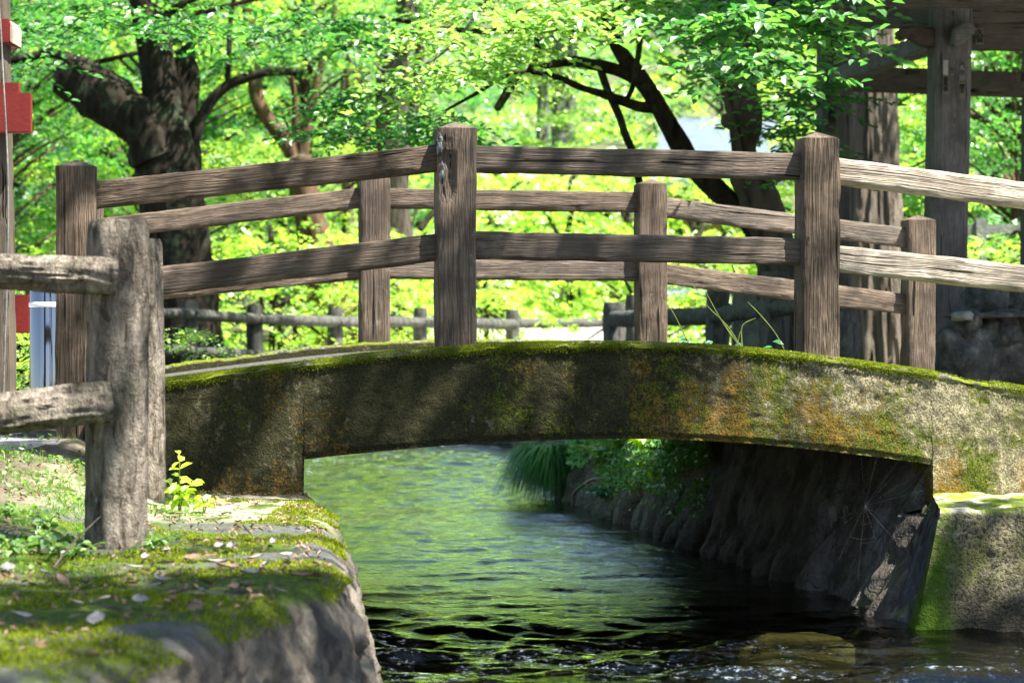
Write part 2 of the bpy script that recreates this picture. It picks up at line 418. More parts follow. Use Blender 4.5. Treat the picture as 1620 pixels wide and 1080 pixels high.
# a standing swell over the submerged stones
for (cx, cy, hh, rr) in [(.55, 8.05, .022, .3), (1.15, 8.5, .012, .4), (1.45, 7.8, .018, .3), (-.1, 7.6, .012, .3)]:
    d = ((WX-cx)/rr)**2+((WY-cy)/(rr*.7))**2; Z += hh*np.exp(-d)
g = G('stream_water'); co = g.map(g.obj, (1, 1, 1), rot=(0, 0, -TH))
h1 = g.noise(g.map(co, (1, .55, 1)), 9, 5, .62, .8); h2 = g.noise(g.map(co, (1, .8, 1)), 26, 4, .65)
near = g.ramp(g.math('DIVIDE', g.xyz(g.obj)[1], 24), [(.30, 1.0), (.42, .35), (.7, .25), (1, .5)])
b = g.bump(g.math('ADD', h1, g.math('MULTIPLY', h2, .55)), .42, .020)
gl = g.n('BsdfGlossy'); g.set(gl.inputs[0], (1, 1, 1)); g.set(gl.inputs[1], .012); g.set(gl.inputs['Normal'], b)
tr = g.n('BsdfTransparent'); g.set(tr.inputs[0], (.26, .29, .20))
fr = g.n('Fresnel'); g.set(fr.inputs[0], 1.5); g.set(fr.inputs['Normal'], b)
mx = g.n('MixShader'); g.t.links.new(fr.outputs[0], mx.inputs[0]); g.t.links.new(tr.outputs[0], mx.inputs[1]); g.t.links.new(gl.outputs[0], mx.inputs[2])
fo = g.n('BsdfDiffuse'); g.set(fo.inputs[0], (.42, .50, .62))  # pale blue colour for foam that also stands in for sky glints
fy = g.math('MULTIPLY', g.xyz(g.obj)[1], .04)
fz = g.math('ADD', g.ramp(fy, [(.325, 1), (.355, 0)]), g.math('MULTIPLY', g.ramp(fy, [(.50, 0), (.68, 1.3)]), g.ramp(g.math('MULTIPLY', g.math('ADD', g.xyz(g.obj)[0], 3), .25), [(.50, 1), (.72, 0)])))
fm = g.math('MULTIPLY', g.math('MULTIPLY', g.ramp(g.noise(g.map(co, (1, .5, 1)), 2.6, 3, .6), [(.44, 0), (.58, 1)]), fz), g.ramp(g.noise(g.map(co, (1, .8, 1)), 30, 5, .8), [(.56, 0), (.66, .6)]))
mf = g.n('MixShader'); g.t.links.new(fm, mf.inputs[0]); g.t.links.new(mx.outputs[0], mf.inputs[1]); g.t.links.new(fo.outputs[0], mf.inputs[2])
g.t.links.new(mf.outputs[0], g.out.inputs[0]); M['water'] = g.m
o = put('water', mesh('water', np.stack([WX, WY, Z], -1).reshape(-1, 3), grid_faces(len(wx), len(wy))), M['water']); tag(o, kind='structure')
# the stream continues to the left beyond the bend and towards the photographer as a plainer sheet of the same water
for nm, x0, x1, y0, y1 in (('upstream_water', -15.9, -3.2, 17.0, 26.4), ('downstream_water', -2.6, 3.6, -11.9, 2.5)):
    xs = np.arange(x0, x1+.01, .1); ys = np.arange(y0, y1+.01, .1)
    A, Bq = np.meshgrid(xs, ys, indexing='ij'); zz = .01*np.sin(A*9+3*np.sin(Bq*2))*np.sin(Bq*7+A)
    o = put(nm, mesh(nm, np.stack([A, Bq, zz], -1).reshape(-1, 3), grid_faces(len(xs), len(ys))), M['water']); tag(o, kind='structure')

M['bed_stone'] = m_simple('tan_stone', [(.3, (.28, .21, .12)), (.7, (.50, .40, .25))], 6, 30, .02)
M['dark_stone'] = m_simple('dark_wet_stone', [(.35, (.035, .036, .035)), (.55, (.10, .10, .095)), (.72, (.22, .22, .21))], 9, 26, .03)
def rock(name, c, r, m, label, cat, group=None, parent=None, seed=0., amp=.28, sub=4):
    bm = bmesh.new(); bmesh.ops.create_icosphere(bm, subdivisions=sub, radius=1)
    for v in bm.verts:
        d = 1+amp*fb(v.co.x*1.2+seed, v.co.y*1.2, v.co.z*1.2, 4)
        q = v.co.copy(); q = Vector((math.copysign(abs(q.x)**.75, q.x), math.copysign(abs(q.y)**.75, q.y), math.copysign(abs(q.z)**.75, q.z)))
        v.co = Vector((q.x*r[0]*d, q.y*r[1]*d, q.z*r[2]*d))
    me = bpy.data.meshes.new(name); bm.to_mesh(me); bm.free()
    me.polygons.foreach_set('use_smooth', [True]*len(me.polygons))
    o = put(name, me, m, parent, c); tag(o, label, cat, group); return o
rock('river_stone', (1.03, 9.22, -.125), (.21, .07, .10), M['bed_stone'], 'long tan stone lying under the water in front of the bridge', 'stone', seed=2)
rock('river_stone', (.45, 8.1, -.24), (.3, .24, .13), M['dark_stone'], 'dark sunken stone under rough water at the bottom of the photo', 'stone', seed=6)

# ================================================================== LEDGE (left bank)
def resample(P, step):
    P = np.array(P, float); d = np.r_[0, np.cumsum(np.linalg.norm(np.diff(P, axis=0), axis=1))]
    n = int(d[-1]/step); t = np.linspace(0, d[-1], n)
    return np.stack([np.interp(t, d, P[:, k]) for k in range(P.shape[1])], 1), t
E, Et = resample(cr([(x, y, 0) for x, y in LEDGE], 6)[:, :2], .018)
T = np.gradient(E, axis=0); T /= np.linalg.norm(T, axis=1)[:, None]; NR = np.stack([T[:, 1], -T[:, 0]], 1)
LZ = CAMH-.63
def soil_rise(x, y):
    r = .0
    if x < -1.2: r += .06*min(1, (-1.2-x)/.5)*(.7+.6*fb(x*3, y*3, 2, 3))
    if x < -1.25: r += .17*min(1, (-1.25-x)/.35)*min(1, max(0, (y-8.0)/1.4))
    return r
ins_s = np.concatenate([np.linspace(3.6, 1.6, 40), np.linspace(1.57, .03, 78)])
V = []
for i, (e, n) in enumerate(zip(E, NR)):
    for s_ in ins_s:
        x, y = e[0]-s_, e[1]
        z = LZ+.012*fb(x*3, y*3, 1, 4)+.010*abs(fb(x*11, y*11, 4, 3))-.030*max(0, 1-s_/.10)**2*(1+.6*fb(x*2, y*2, 8, 2))
        z += soil_rise(x, y)
        V.append((x, y, z))
    for q in np.linspace(0, 1, 72):
        d = q*.75
        blockv = fb(e[0]*2.2+7, e[1]*2.2, d*1.3, 2)
        dist_, pt_ = MN.voronoi(Vector((e[0]*2.9+.25*fb(e[1]*3, d*3, 1, 3), e[1]*2.9, d*2.1+.25*fb(e[0]*3, d*3, 5, 3))))
        cr_ = min(1, (dist_[1]-dist_[0])*12); blockv += 1.1*math.sin(pt_[0].x*7+pt_[0].y*11+pt_[0].z*5)
        out = .20*d**.8+.014*blockv*min(1, q*9)+.018*fb(e[0]*7, e[1]*7, d*7, 4)*min(1, q*6)+.014*fb(e[0]*22, e[1]*22, d*22, 4)-.035*(1-cr_)*min(1, q*5)
        V.append((e[0]+n[0]*out, e[1]+n[1]*out, LZ-.04-d))
me = mesh('stone_ledge', V, grid_faces(len(E), len(ins_s)+72), 75)
g = G('ledge_stone_and_moss'); co = g.obj; x, y, z = g.xyz(co); nz = g.xyz(g.n('NewGeometry').outputs['Normal'])[2]
stone = g.mix(g.ramp(g.noise(g.map(co, (1, 1, .8)), 9, 8, .78), [(.36, 0), (.64, 1)]), (.055, .046, .038), (.26, .225, .18))
stone = g.mix(g.ramp(g.noise(co, 3.5, 5, .7), [(.5, 0), (.66, .75)]), stone, (.045, .045, .042))
slate = g.mix(g.ramp(g.noise(co, 25, 6, .8), [(.3, 0), (.7, 1)]), (.05, .052, .052), (.15, .15, .145))
soil = g.mix(g.ramp(g.noise(co, 30, 6, .7), [(.3, 0), (.7, 1)]), (.07, .055, .035), (.22, .18, .13))
mossc = g.mix(g.ramp(g.noise(co, 55, 4, .7), [(.35, 0), (.65, 1)]), (.03, .06, .008), (.12, .18, .015))
mn = g.noise(co, 2.6, 6, .68)
mmask = g.ramp(g.math('ADD', mn, g.math('MULTIPLY', g.math('SUBTRACT', g.noise(co, 40, 4, .8), .5), .35)), [(.42, 0), (.54, 1)])
flat = g.ramp(nz, [(.55, 0), (.85, 1)])
topc = g.mix(mmask, slate, mossc)
sun_strip = g.math('MULTIPLY', g.ramp(g.math('MULTIPLY', y, .1), [(.80, 0), (.835, 1)]), g.ramp(g.noise(co, 4, 5, .6), [(.35, .3), (.55, 1)]))  # pale band painting the sunlit strip into the ledge top colour
topc = g.mix(sun_strip, topc, g.mix(g.ramp(g.noise(co, 8, 5, .7), [(.48, 0), (.56, 1)]), (.55, .48, .36), mossc))
left = g.ramp(g.math('MULTIPLY', g.math('ADD', x, 2.4), 1.0), [(.7, 1), (1.0, 0)])
topc = g.mix(left, topc, soil)
col = g.mix(flat, stone, topc)
g.pbr(col, .93, g.bump(g.math('ADD', g.noise(co, 60, 5, .75), g.noise(co, 14, 5, .7)), 1, .014), spec=.2)
M['ledge'] = g.m
ledge = put('stone_ledge', me, M['ledge']); tag(ledge, 'mossy stone bank ledge with fallen leaves below the log fence', 'ledge')

def blades(P, Nn, h, wd, lean=.5, droop=0):
    """single triangle blades rooted at P"""
    n = len(P); d = np.asarray(Nn)+RNG.normal(size=(n, 3))*lean; d /= np.linalg.norm(d, axis=1)[:, None]
    s = np.cross(d, RNG.normal(size=(n, 3))); s /= np.linalg.norm(s, axis=1)[:, None]+1e-9
    hh = h*RNG.uniform(.5, 1.3, n)[:, None]
    V = np.stack([P-s*wd, P+s*wd, P+d*hh], 1).reshape(-1, 3)
    return V, np.arange(n*3).reshape(-1, 3)
def ledge_z(x, y):
    ex = np.interp(y, [p[1] for p in LEDGE], [p[0] for p in LEDGE]); s_ = ex-x
    return LZ+.012*fb(x*3, y*3, 1, 4)+.010*abs(fb(x*11, y*11, 4, 3))-.030*max(0, 1-s_/.10)**2*(1+.6*fb(x*2, y*2, 8, 2))+soil_rise(x, y)
P = []
while len(P) < 42000:
    y_ = random.uniform(4.4, 9.7); ex = np.interp(y_, [p[1] for p in LEDGE], [p[0] for p in LEDGE])
    x_ = ex-abs(random.gauss(0, 1))*.45+.02
    if x_ < -1.7: continue
    if fb(x_*2.1+5, y_*2.1, 3, 4) < -.02+(.12 if y_ > 8.2 else 0)+(.5 if (7.9 < y_ < 9 and x_ < -.80) else 0): continue  # blades thinned where the sunlit strip is painted
    P.append((x_, y_, ledge_z(x_, y_)))
V, Fc = blades(np.array(P), np.tile((0, 0, 1.), (len(P), 1)), .011, .0022, .6)
me = mesh('moss', V, Fc, smooth=False)
tag(put('moss', me, M['moss']), 'green moss cushions growing over the stone bank ledge', 'moss', kind='stuff')

# ================================================================== RIGHT RETAINING WALL
W_, Wt = resample([(1.42, 9.35), (1.365, 9.87), (1.0, 11.9)]+RWALL[6:], .03)
T = np.gradient(W_, axis=0); T /= np.linalg.norm(T, axis=1)[:, None]; WN = np.stack([-T[:, 1], T[:, 0]], 1)   # towards the stream
V = []
NH = 64; CAP = 10
for i, (e, n) in enumerate(zip(W_, WN)):
    t = Wt[i]
    ztop = .56 if e[1] > 9.86 else .36; bat = .30+.26*min(1, max(0, (10.7-e[1])/.8))
    for q in list(np.linspace(0, 1, NH))+[1]*CAP:
        zz = -.25+q*(ztop+.25)
        hq = max(0, zz)
        tw = t+.05*fb(t*2, zz*2, 3, 2)+.12*hq
        ph = (tw/.33) % 1; cell = math.floor(tw/.33)
        rib = (max(0, math.sin(math.pi*ph)))**.5
        foot = 1/(1+math.exp((hq-(.15+.05*math.sin(cell*2.4)))*34))
        out = -bat*hq+.07*foot*rib*(1+.4*math.sin(cell*5.1))-.05*foot*(1-rib)+.022*rib*(1-foot)*(1+math.sin(cell*3.3))+.045*fb(e[0]*3, e[1]*3, zz*2.2, 4)+.015*fb(e[0]*11, e[1]*11, zz*8, 3)
        V.append([e[0]+n[0]*out, e[1]+n[1]*out, zz+.015*q*fb(t*3, 0, 0, 2)])
    for k in range(CAP):      # the top runs back under the bank
        d = (.9 if e[1] > 9.86 else .03)*(k+1)/CAP; v = V[-CAP+k]; v[0] -= n[0]*d; v[1] -= n[1]*d; v[2] += .02*fb(t*4, k*.7, 2, 3)
NH += CAP
g = G('wet_wall_stone'); co = g.obj; x, y, z = g.xyz(co)
c = g.mix(g.ramp(g.noise(g.map(co, (1, 1, .35)), 6, 7, .72), [(.38, 0), (.64, 1)]), (.055, .045, .034), (.27, .235, .185))
c = g.mix(g.ramp(g.noise(g.map(co, (1, 1, .3)), 3, 6, .7), [(.55, 0), (.68, .7)]), c, (.22, .22, .22))
c = g.mix(g.ramp(g.noise(co, 5, 6, .7), [(.50, 0), (.62, .8)]), c, (.035, .05, .012))
wc = g.n('VectorMath', operation='ADD'); g.set(wc.inputs[0], g.map(co, (1, 1, 1.25))); nz_ = g.n('TexNoise'); g.set(nz_.inputs['Vector'], co); g.set(nz_.inputs['Scale'], 7); sc_ = g.n('VectorMath', operation='SCALE'); g.set(sc_.inputs[0], nz_.outputs[1]); g.set(sc_.inputs['Scale'], .14); g.set(wc.inputs[1], sc_.outputs[0])
joint = g.ramp(g.vor(wc.outputs[0], 4.2, 'DISTANCE_TO_EDGE'), [(.0, .72), (.03, 1)])
c = g.mix(joint, tuple(q*.2 for q in (.055, .045, .034)), c)
g.pbr(c, .7, g.bump(g.math('ADD', g.math('ADD', g.noise(co, 12, 6, .7), g.noise(co, 45, 4, .7)), g.math('MULTIPLY', joint, .8)), 1, .03), spec=.4); M['wall'] = g.m
wall = put('retaining_wall', mesh('retaining_wall', V, grid_faces(len(W_), NH)[:, ::-1], 70), M['wall'])
tag(wall, 'dark ribbed stone retaining wall on the right bank running under the bridge', 'wall')
# far bank wall beyond the bend
FB = [(.10, 23.2), (-.3, 24.2), (-2, 24.5), (-6, 24.9), (-16, 24.9)]
W2, t2 = resample(FB, .12); V = []
T = np.gradient(W2, axis=0); T /= np.linalg.norm(T, axis=1)[:, None]; N2 = np.stack([-T[:, 1], T[:, 0]], 1)
for i, (e, n) in enumerate(zip(W2, N2)):
    for q in np.linspace(0, 1, 16):
        zz = -.3+.78*q; out = .1*fb(e[0]*1.5, e[1]*1.5, zz*2, 4)-.1*q-(.3 if q == 1 else 0)
        V.append((e[0]+n[0]*out, e[1]+n[1]*out, zz))
tag(put('bank_wall', mesh('bank_wall', V, grid_faces(len(W2), 16)[:, ::-1], 70), M['wall']), 'low stone wall of the far bank below the distant log fence', 'wall')
LW = [(-.78, 9.75), (-1.25, 12.9), (-1.6, 15), (-2.8, 17.4), (-7, 19.4), (-16, 20.4)]
W2, t2 = resample(LW, .12); V = []
T = np.gradient(W2, axis=0); T /= np.linalg.norm(T, axis=1)[:, None]; N2 = np.stack([T[:, 1], -T[:, 0]], 1)
for i, (e, n) in enumerate(zip(W2, N2)):
    for q in np.linspace(0, 1, 16):
        zz = -.3+.78*q; out = .06*fb(e[0]*1.5, e[1]*1.5, zz*2, 4)-.1*q-(.3 if q == 1 else 0)
        V.append((e[0]+n[0]*out, e[1]+n[1]*out, zz))
tag(put('bank_wall', mesh('bank_wall', V, grid_faces(len(W2), 16), 70), M['wall']), 'stone wall of the left bank behind the left bridge abutment', 'wall')

# ledge block in front of the right abutment
def block_mesh():
    V = []; us = np.linspace(0, 1, 150); ss = np.linspace(0, 1, 90)
    # front face, sweeping from the left battered side round the corner to the right
    x0t, x0b = 1.50, 1.42
    prof = []
    for s_ in ss:      # s: 0 back edge of top -> .35 front edge of top -> 1 below water
        if s_ < .3: prof.append((.78*s_/.3, 0, 1))
        else:
            q = (s_-.3)/.7; prof.append((.78+.10*q, -q*.78, 0))
    for a in us:
        for (dv, dz, top) in prof:
            zz = CAMH-.655+dz
            if a < .22 and top:
                yy = 9.84-.78*(a/.22)*min(1, dv/.78); xx = 1.637-.107*(9.84-yy)/.78
            elif a < .22:                      # left side face of the block
                k = a/.22
                base = Vector((1.637, 9.84, 0)).lerp(Vector((1.53, 9.06, 0)), k)
                xx = base.x+(.62*(1-k)+.22*k)*dz; yy = base.y
                yy = 9.84-(.78*k)*min(1, dv/.78 if dv < .78 else 1)-(dv-.78 if dv > .78 else 0)*k
                if top: xx += 0
            else:
                k = (a-.22)/.78
                xx = 1.53+.107*(1-min(1, dv/.78))*(1-k)+k*2.3+.22*dz*(1-min(1, k*6)); yy = 9.84-dv+k*.3
            n1 = .016*fb(xx*4, yy*4, zz*4, 4)+.010*fb(xx*14, yy*14, zz*14, 3)
            rnd_ = .0
            V.append((xx-n1*(a < .22), yy-n1*(not top), zz+n1*top-(.02 if abs(dv-.78) < .004 else 0)))
    return mesh('abutment_block', V, grid_faces(len(us), len(ss)), 60)
g = G('block_concrete'); co = g.obj; z = g.xyz(co)[2]; nz = g.xyz(g.n('NewGeometry').outputs['Normal'])[2]
spk = g.noise(co, 80, 4, .75)
c = g.mix(g.ramp(spk, [(.40, 0), (.60, 1)]), (.045, .040, .024), (.29, .26, .17))
c = g.mix(g.math('MULTIPLY', g.ramp(g.noise(co, 5, 6, .7), [(.46, 0), (.6, 1)]), g.ramp(spk, [(.4, 0), (.55, .8)])), c, (.10, .12, .015))
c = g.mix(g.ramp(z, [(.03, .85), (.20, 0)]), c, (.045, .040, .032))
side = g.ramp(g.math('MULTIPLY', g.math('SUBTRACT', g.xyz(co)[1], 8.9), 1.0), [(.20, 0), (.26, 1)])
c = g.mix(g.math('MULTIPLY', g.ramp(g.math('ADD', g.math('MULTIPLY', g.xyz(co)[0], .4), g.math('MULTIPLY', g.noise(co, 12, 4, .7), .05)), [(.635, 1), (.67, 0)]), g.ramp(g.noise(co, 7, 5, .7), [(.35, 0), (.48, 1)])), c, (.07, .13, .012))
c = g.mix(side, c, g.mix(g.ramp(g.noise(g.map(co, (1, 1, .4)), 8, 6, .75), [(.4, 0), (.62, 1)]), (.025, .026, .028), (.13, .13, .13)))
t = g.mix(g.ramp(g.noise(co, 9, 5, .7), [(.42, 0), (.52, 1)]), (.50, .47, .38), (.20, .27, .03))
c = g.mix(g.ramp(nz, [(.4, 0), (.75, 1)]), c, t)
g.pbr(c, .95, g.bump(g.math('ADD', spk, g.noise(co, 20, 4, .7)), 1, .012), spec=.15); M['block'] = g.m
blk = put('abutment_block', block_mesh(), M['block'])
tag(blk, 'rough concrete block with a mossy top in the stream below the right bridge end', 'concrete block')

# ================================================================== BRIDGE
bridge = empty('footbridge', B(.7, .2, .5), 'arched concrete footbridge with weathered wooden post and rail parapets over the stream', 'bridge')
TOP = [(40, 632), (165, 612), (265, 598), (380, 583), (480, 570), (600, 556), (690, 549), (800, 541.5), (950, 538), (1100, 542), (1200, 549), (1320, 563), (1470, 584), (1620, 609), (1760, 636), (1950, 680)]
BOT = [(480, 727), (540, 720), (600, 714), (700, 705), (800, 699), (900, 695), (1000, 694), (1100, 696), (1200, 702), (1300, 712), (1400, 724), (1476, 735)]
vf = -.16
TOPU = [(u_of(px, vf), z_of(px, py, vf)) for px, py in TOP]
BOTU = [(u_of(px, vf), z_of(px, py, vf)) for px, py in BOT]
uL, uR = u_of(480, vf), u_of(1476, vf)
def top_z(u):
    # smooth arch through the sampled heights
    return .25*(lerp_pts(TOPU, u-.12)+2*lerp_pts(TOPU, u)+lerp_pts(TOPU, u+.12))
def girder(sgn, v0, detail=1):
    us = np.unique(np.concatenate([np.linspace(u_of(160, vf), uL, 60), np.linspace(uL+.004, uR-.004, 230), np.linspace(uR, u_of(2000, vf), 110)]))
    V = []; nf, nt_, nb = 46, 16, 10
    hw = .16
    for u in us:
        zt = top_z(u)-.012
        zb = lerp_pts(BOTU, u) if uL < u < uR else (.40 if u <= uL else .40)
        r = .018
        ring = []
        for q in np.linspace(0, 1, nf): ring.append((-hw, zb+(zt-r-zb)*q, 'f', q))
        for a in np.linspace(0, 90, 7)[1:]: ring.append((-hw+r-r*math.cos(R(a)), zt-r+r*math.sin(R(a)), 't', a/90))
        for q in np.linspace(0, 1, nt_)[1:-1]: ring.append((-hw+r+(2*hw-2*r)*q, zt, 't', 1))
        for a in np.linspace(90, 0, 5): ring.append((hw-r+r*math.cos(R(a)), zt-r+r*math.sin(R(a)), 't', 1))
        for q in np.linspace(1, 0, nb)[1:]: ring.append((hw, zb+(zt-r-zb)*q, 'k', q))
        for (dv, z, k, q) in ring:
            n1 = .007*fb(u*5, z*5, v0, 4)+.0045*fb(u*22, z*22, v0+3, 3)
            if k == 'f': dv -= n1+(.006 if (uL < u < uR and z-zb < .022) else 0)*-1
            elif k == 't': z += n1*1.2+.006*abs(fb(u*14, dv*14, 2, 3)); dv -= n1*(1-q)+.006*(1-q)*(1+fb(u*9, 1, 1, 3))
            p = B(u, v0+dv*sgn, z); V.append(p)
    f = grid_faces(len(us), len(ring), True)
    if sgn > 0: f = f[:, ::-1]
    return mesh('girder', V, f[:, ::-1], 50)
def world_mesh(me, parent):
    r = root_of(parent); me.transform(Matrix.Translation(-r)); return me
def part(name, me, m, parent, label=None):
    """a mesh in world coordinates becomes a part whose origin is its own centre"""
    co = np.empty(len(me.vertices)*3, np.float32); me.vertices.foreach_get('co', co); c = Vector(co.reshape(-1, 3).mean(0).tolist())
    me.transform(Matrix.Translation(-c)); o = put(name, me, m, parent, c)
    if label: o['label'] = label
    return o
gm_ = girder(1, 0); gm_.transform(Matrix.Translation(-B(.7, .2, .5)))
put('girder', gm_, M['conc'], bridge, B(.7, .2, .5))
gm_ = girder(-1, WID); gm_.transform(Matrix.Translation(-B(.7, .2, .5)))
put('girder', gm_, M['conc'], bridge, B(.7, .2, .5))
# deck slab
V = []; us = np.linspace(u_of(200, vf), u_of(1960, vf), 80)
for u in us:
    zt = top_z(u)-.05; zb = (lerp_pts(BOTU, u)+.015) if uL < u < uR else zt-.2
    for (v, z) in ((.155, zt), (1.58, zt+.012), (WID-.155, zt), (WID-.155, zb), (.155, zb)): V.append(B(u, v, z))
M['deck'] = m_simple('worn_concrete', [(.38, (.035, .033, .028)), (.62, (.14, .135, .12))], 34, 60, .02)
me = mesh('deck', V, grid_faces(len(us), 5, True), 30); me.transform(Matrix.Translation(-B(.7, .2, .5))); put('deck', me, M['deck'], bridge, B(.7, .2, .5))
# moss roll along the front edge of the near girder
P = []; NN = []
while len(P) < 46000:
    u = random.uniform(u_of(165, vf), u_of(1700, vf)); dens = .5
    k = random.random()
    if k < .38: dv, dz, n = random.uniform(-.155, .15), 0, (0, 0, 1)
    elif k < .75: a = random.uniform(0, 90); dv, dz, n = -.142-.020*math.cos(R(a)), -.016+.018*math.sin(R(a)), (0, -math.cos(R(a)), math.sin(R(a)))
    else: dv, dz, n = -.166, -.016-abs(random.gauss(0, .009)), (0, -1, .2)
    if fb(u*2.6, dv*4, 5, 4)+.30*random.random() < -.10: continue
    P.append(B(u, dv, top_z(u)-.004+dz)); NN.append(B(0, 0, 0)*0+Vector((n[0], n[1], n[2])))
V, Fc = blades(np.array(P), np.array(NN), .0055, .0022, .8)
r_ = B(.7, .2, .5); V = V-np.array(r_)
o = put('moss', mesh('moss', V, Fc, smooth=False), M['moss'], bridge, r_); o['kind'] = 'stuff'; o['label'] = 'bright moss roll along the near girder edge'

def timber(name, L, wd, ht, m, parent, loc, rot, cap=False, seed=0., label=None, dmg=None):
    """a sawn beam, grain along local X, origin at the start; width = local Y, height = local Z"""
    nx = max(8, int(L/.02)); k = 7; r = .011
    V = []; ring = []
    hw, hh = wd/2, ht/2
    for (sx, sy) in ((-1, -1), (1, -1), (1, 1), (-1, 1)):
        for a in (0, .5, 1):
            base = {(-1, -1): 180, (1, -1): 270, (1, 1): 0, (-1, 1): 90}[(sx, sy)]
            an = R(base+a*90); ring.append((sx*(hw-r)+r*math.cos(an), sy*(hh-r)+r*math.sin(an)))
        nxt = {(-1, -1): ((-hw+r, -hh), (hw-r, -hh)), (1, -1): ((hw, -hh+r), (hw, hh-r)), (1, 1): ((hw-r, hh), (-hw+r, hh)), (-1, 1): ((-hw, hh-r), (-hw, -hh+r))}[(sx, sy)]
        for q in np.linspace(0, 1, k)[1:-1]: ring.append((nxt[0][0]+(nxt[1][0]-nxt[0][0])*q, nxt[0][1]+(nxt[1][1]-nxt[0][1])*q))
    xs = np.linspace(0, L, nx)
    for i, x in enumerate(xs):
        for (a, b_) in ring:
            n1 = .0016*fb(x*1.6+seed, a*30, b_*30, 3)+.0016*fb(x*9+seed, a*60, b_*60, 2)
            la = math.hypot(a, b_)
            f = 1+n1/la*2
            edge = (abs(a) > hw-.012) and (abs(b_) > hh-.012)
            if edge: f -= max(0, fb(x*6+seed*2, a*9, b_*9, 3)-.15)*.16
            aa, bb = a*f, b_*f
            if dmg and dmg[0] < x < dmg[1] and a < -hw*.3 and b_ > hh*.2:
                q = math.sin(math.pi*(x-dmg[0])/(dmg[1]-dmg[0])); aa += .02*q*(1+fb(x*20, a, b_, 2)); 
            V.append((x, aa, bb))
    n = len(ring); Fs = grid_faces(nx, n, True)[:, ::-1].tolist()
    i0 = len(V); V.append((0, 0, 0)); i1 = len(V); V.append((L+(.028 if cap else 0), 0, 0))
    Fs += [[i0, k_, (k_+1) % n] for k_ in range(n)]+[[i1, (nx-1)*n+(k_+1) % n, (nx-1)*n+k_] for k_ in range(n)]
    o = put(name, mesh(name, V, Fs, 35), m, parent, loc, rot)
    if label: o['label'] = label
    return o
def post(u, v, ztop, zbot, parent, m, seed, label=None, dmg=None, wd=.15):
    L = ztop-zbot-.028
    o = timber('post', L, wd, wd, m, parent, B(u, v, zbot), (0, 0, 0), True, seed, label, dmg)
    o.rotation_euler = (Matrix.Rotation(TH, 3, 'Z') @ Matrix.Rotation(R(-90), 3, 'Y')).to_euler(); return o
def rail(a, b_, v, parent, m, seed, label=None, ht=.103):
    pa, pb = B(a[0], v, a[1]), B(b_[0], v, b_[1]); d = pb-pa
    q = d.to_track_quat('X', 'Z'); 
    return timber('rail', d.length, .062, ht, m, parent, pa, q.to_euler(), False, seed, label)
US_ = [-SPAN, 0, SPAN, 2*SPAN]
near_px = [(122, 253, 688), (720, 193, 547), (1293, 209, 560), (1842, 262, 650)]
back_px = [(140, 310, 600), (592, 275, 540), (1025, 283, 541), (1440, 340, 580)]
for i, (px, pt, pb) in enumerate(near_px):
    post(US_[i], 0, z_of(px, pt, 0), min(z_of(px, pb, 0), top_z(US_[i])-.02) if i else z_of(px, pb, 0)-.05, bridge, M['wood'], 3.1*i, 'post with a pale rotten notch at its upper left corner' if i == 1 else None, (.55, .82) if i == 1 else None)
for i, (px, pt, pb) in enumerate(back_px):
    post(US_[i], WID, z_of(px, pt, WID), top_z(US_[i])-.05, bridge, M['wood'], 3.1*i+20)
M['scar'] = m_simple('rotten_pale_wood', [(.44, (.03, .03, .03)), (.54, (.22, .22, .22)), (.7, (.38, .38, .38))], 30, 60, .006)
for k_, (du, z_, r_) in enumerate(((-.068, z_of(720, 232, 0), (.011, .010, .050)), (-.060, z_of(720, 275, 0), (.010, .008, .040)))):
    bm = bmesh.new(); bmesh.ops.create_icosphere(bm, subdivisions=4, radius=1)
    for v in bm.verts:
        d = 1+.35*fb(v.co.x*1.5, v.co.y*1.5+k_, v.co.z*3, 4); v.co = Vector((v.co.x*r_[0]*d, v.co.y*r_[1]*d, v.co.z*r_[2]*d))
    me = bpy.data.meshes.new('scar'); bm.to_mesh(me); bm.free(); me.polygons.foreach_set('use_smooth', [True]*len(me.polygons))
    put('scar', me, M['scar'], bridge, B(du, -.070, z_))
def rl(pts, v, k0, pale=()):
    for i, (a, b_) in enumerate(pts):
        ua, ub = US_[i]+.05, US_[i+1]-.05
        def zz(px, py): return z_of(px, py, v)
        (xa, ya), (xb, yb) = a, b_
        za, zb = zz(xa, ya), zz(xb, yb); u1, u2 = u_of(xa, v), u_of(xb, v)
        sl_ = (zb-za)/(u2-u1)
        rail((ua, za+sl_*(ua-u1)), (ub, za+sl_*(ub-u1)), v, bridge, M['wood_pale'] if i in pale else M['wood'], k0+i*7.7)
rl([((153, 309), (690, 251)), ((752, 252), (1262, 264)), ((1322, 271), (1620, 309))], 0, 1, (2,))
rl([((262, 443), (690, 392)), ((752, 388), (1265, 398)), ((1322, 409), (1620, 441))], 0, 4, (2,))
rl([((175, 360), (568, 314)), ((618, 314), (1000, 320)), ((1048, 328), (1420, 375))], WID, 9)
rl([((262, 456), (568, 426)), ((618, 425), (1000, 428)), ((1048, 433), (1420, 480))], WID, 12)

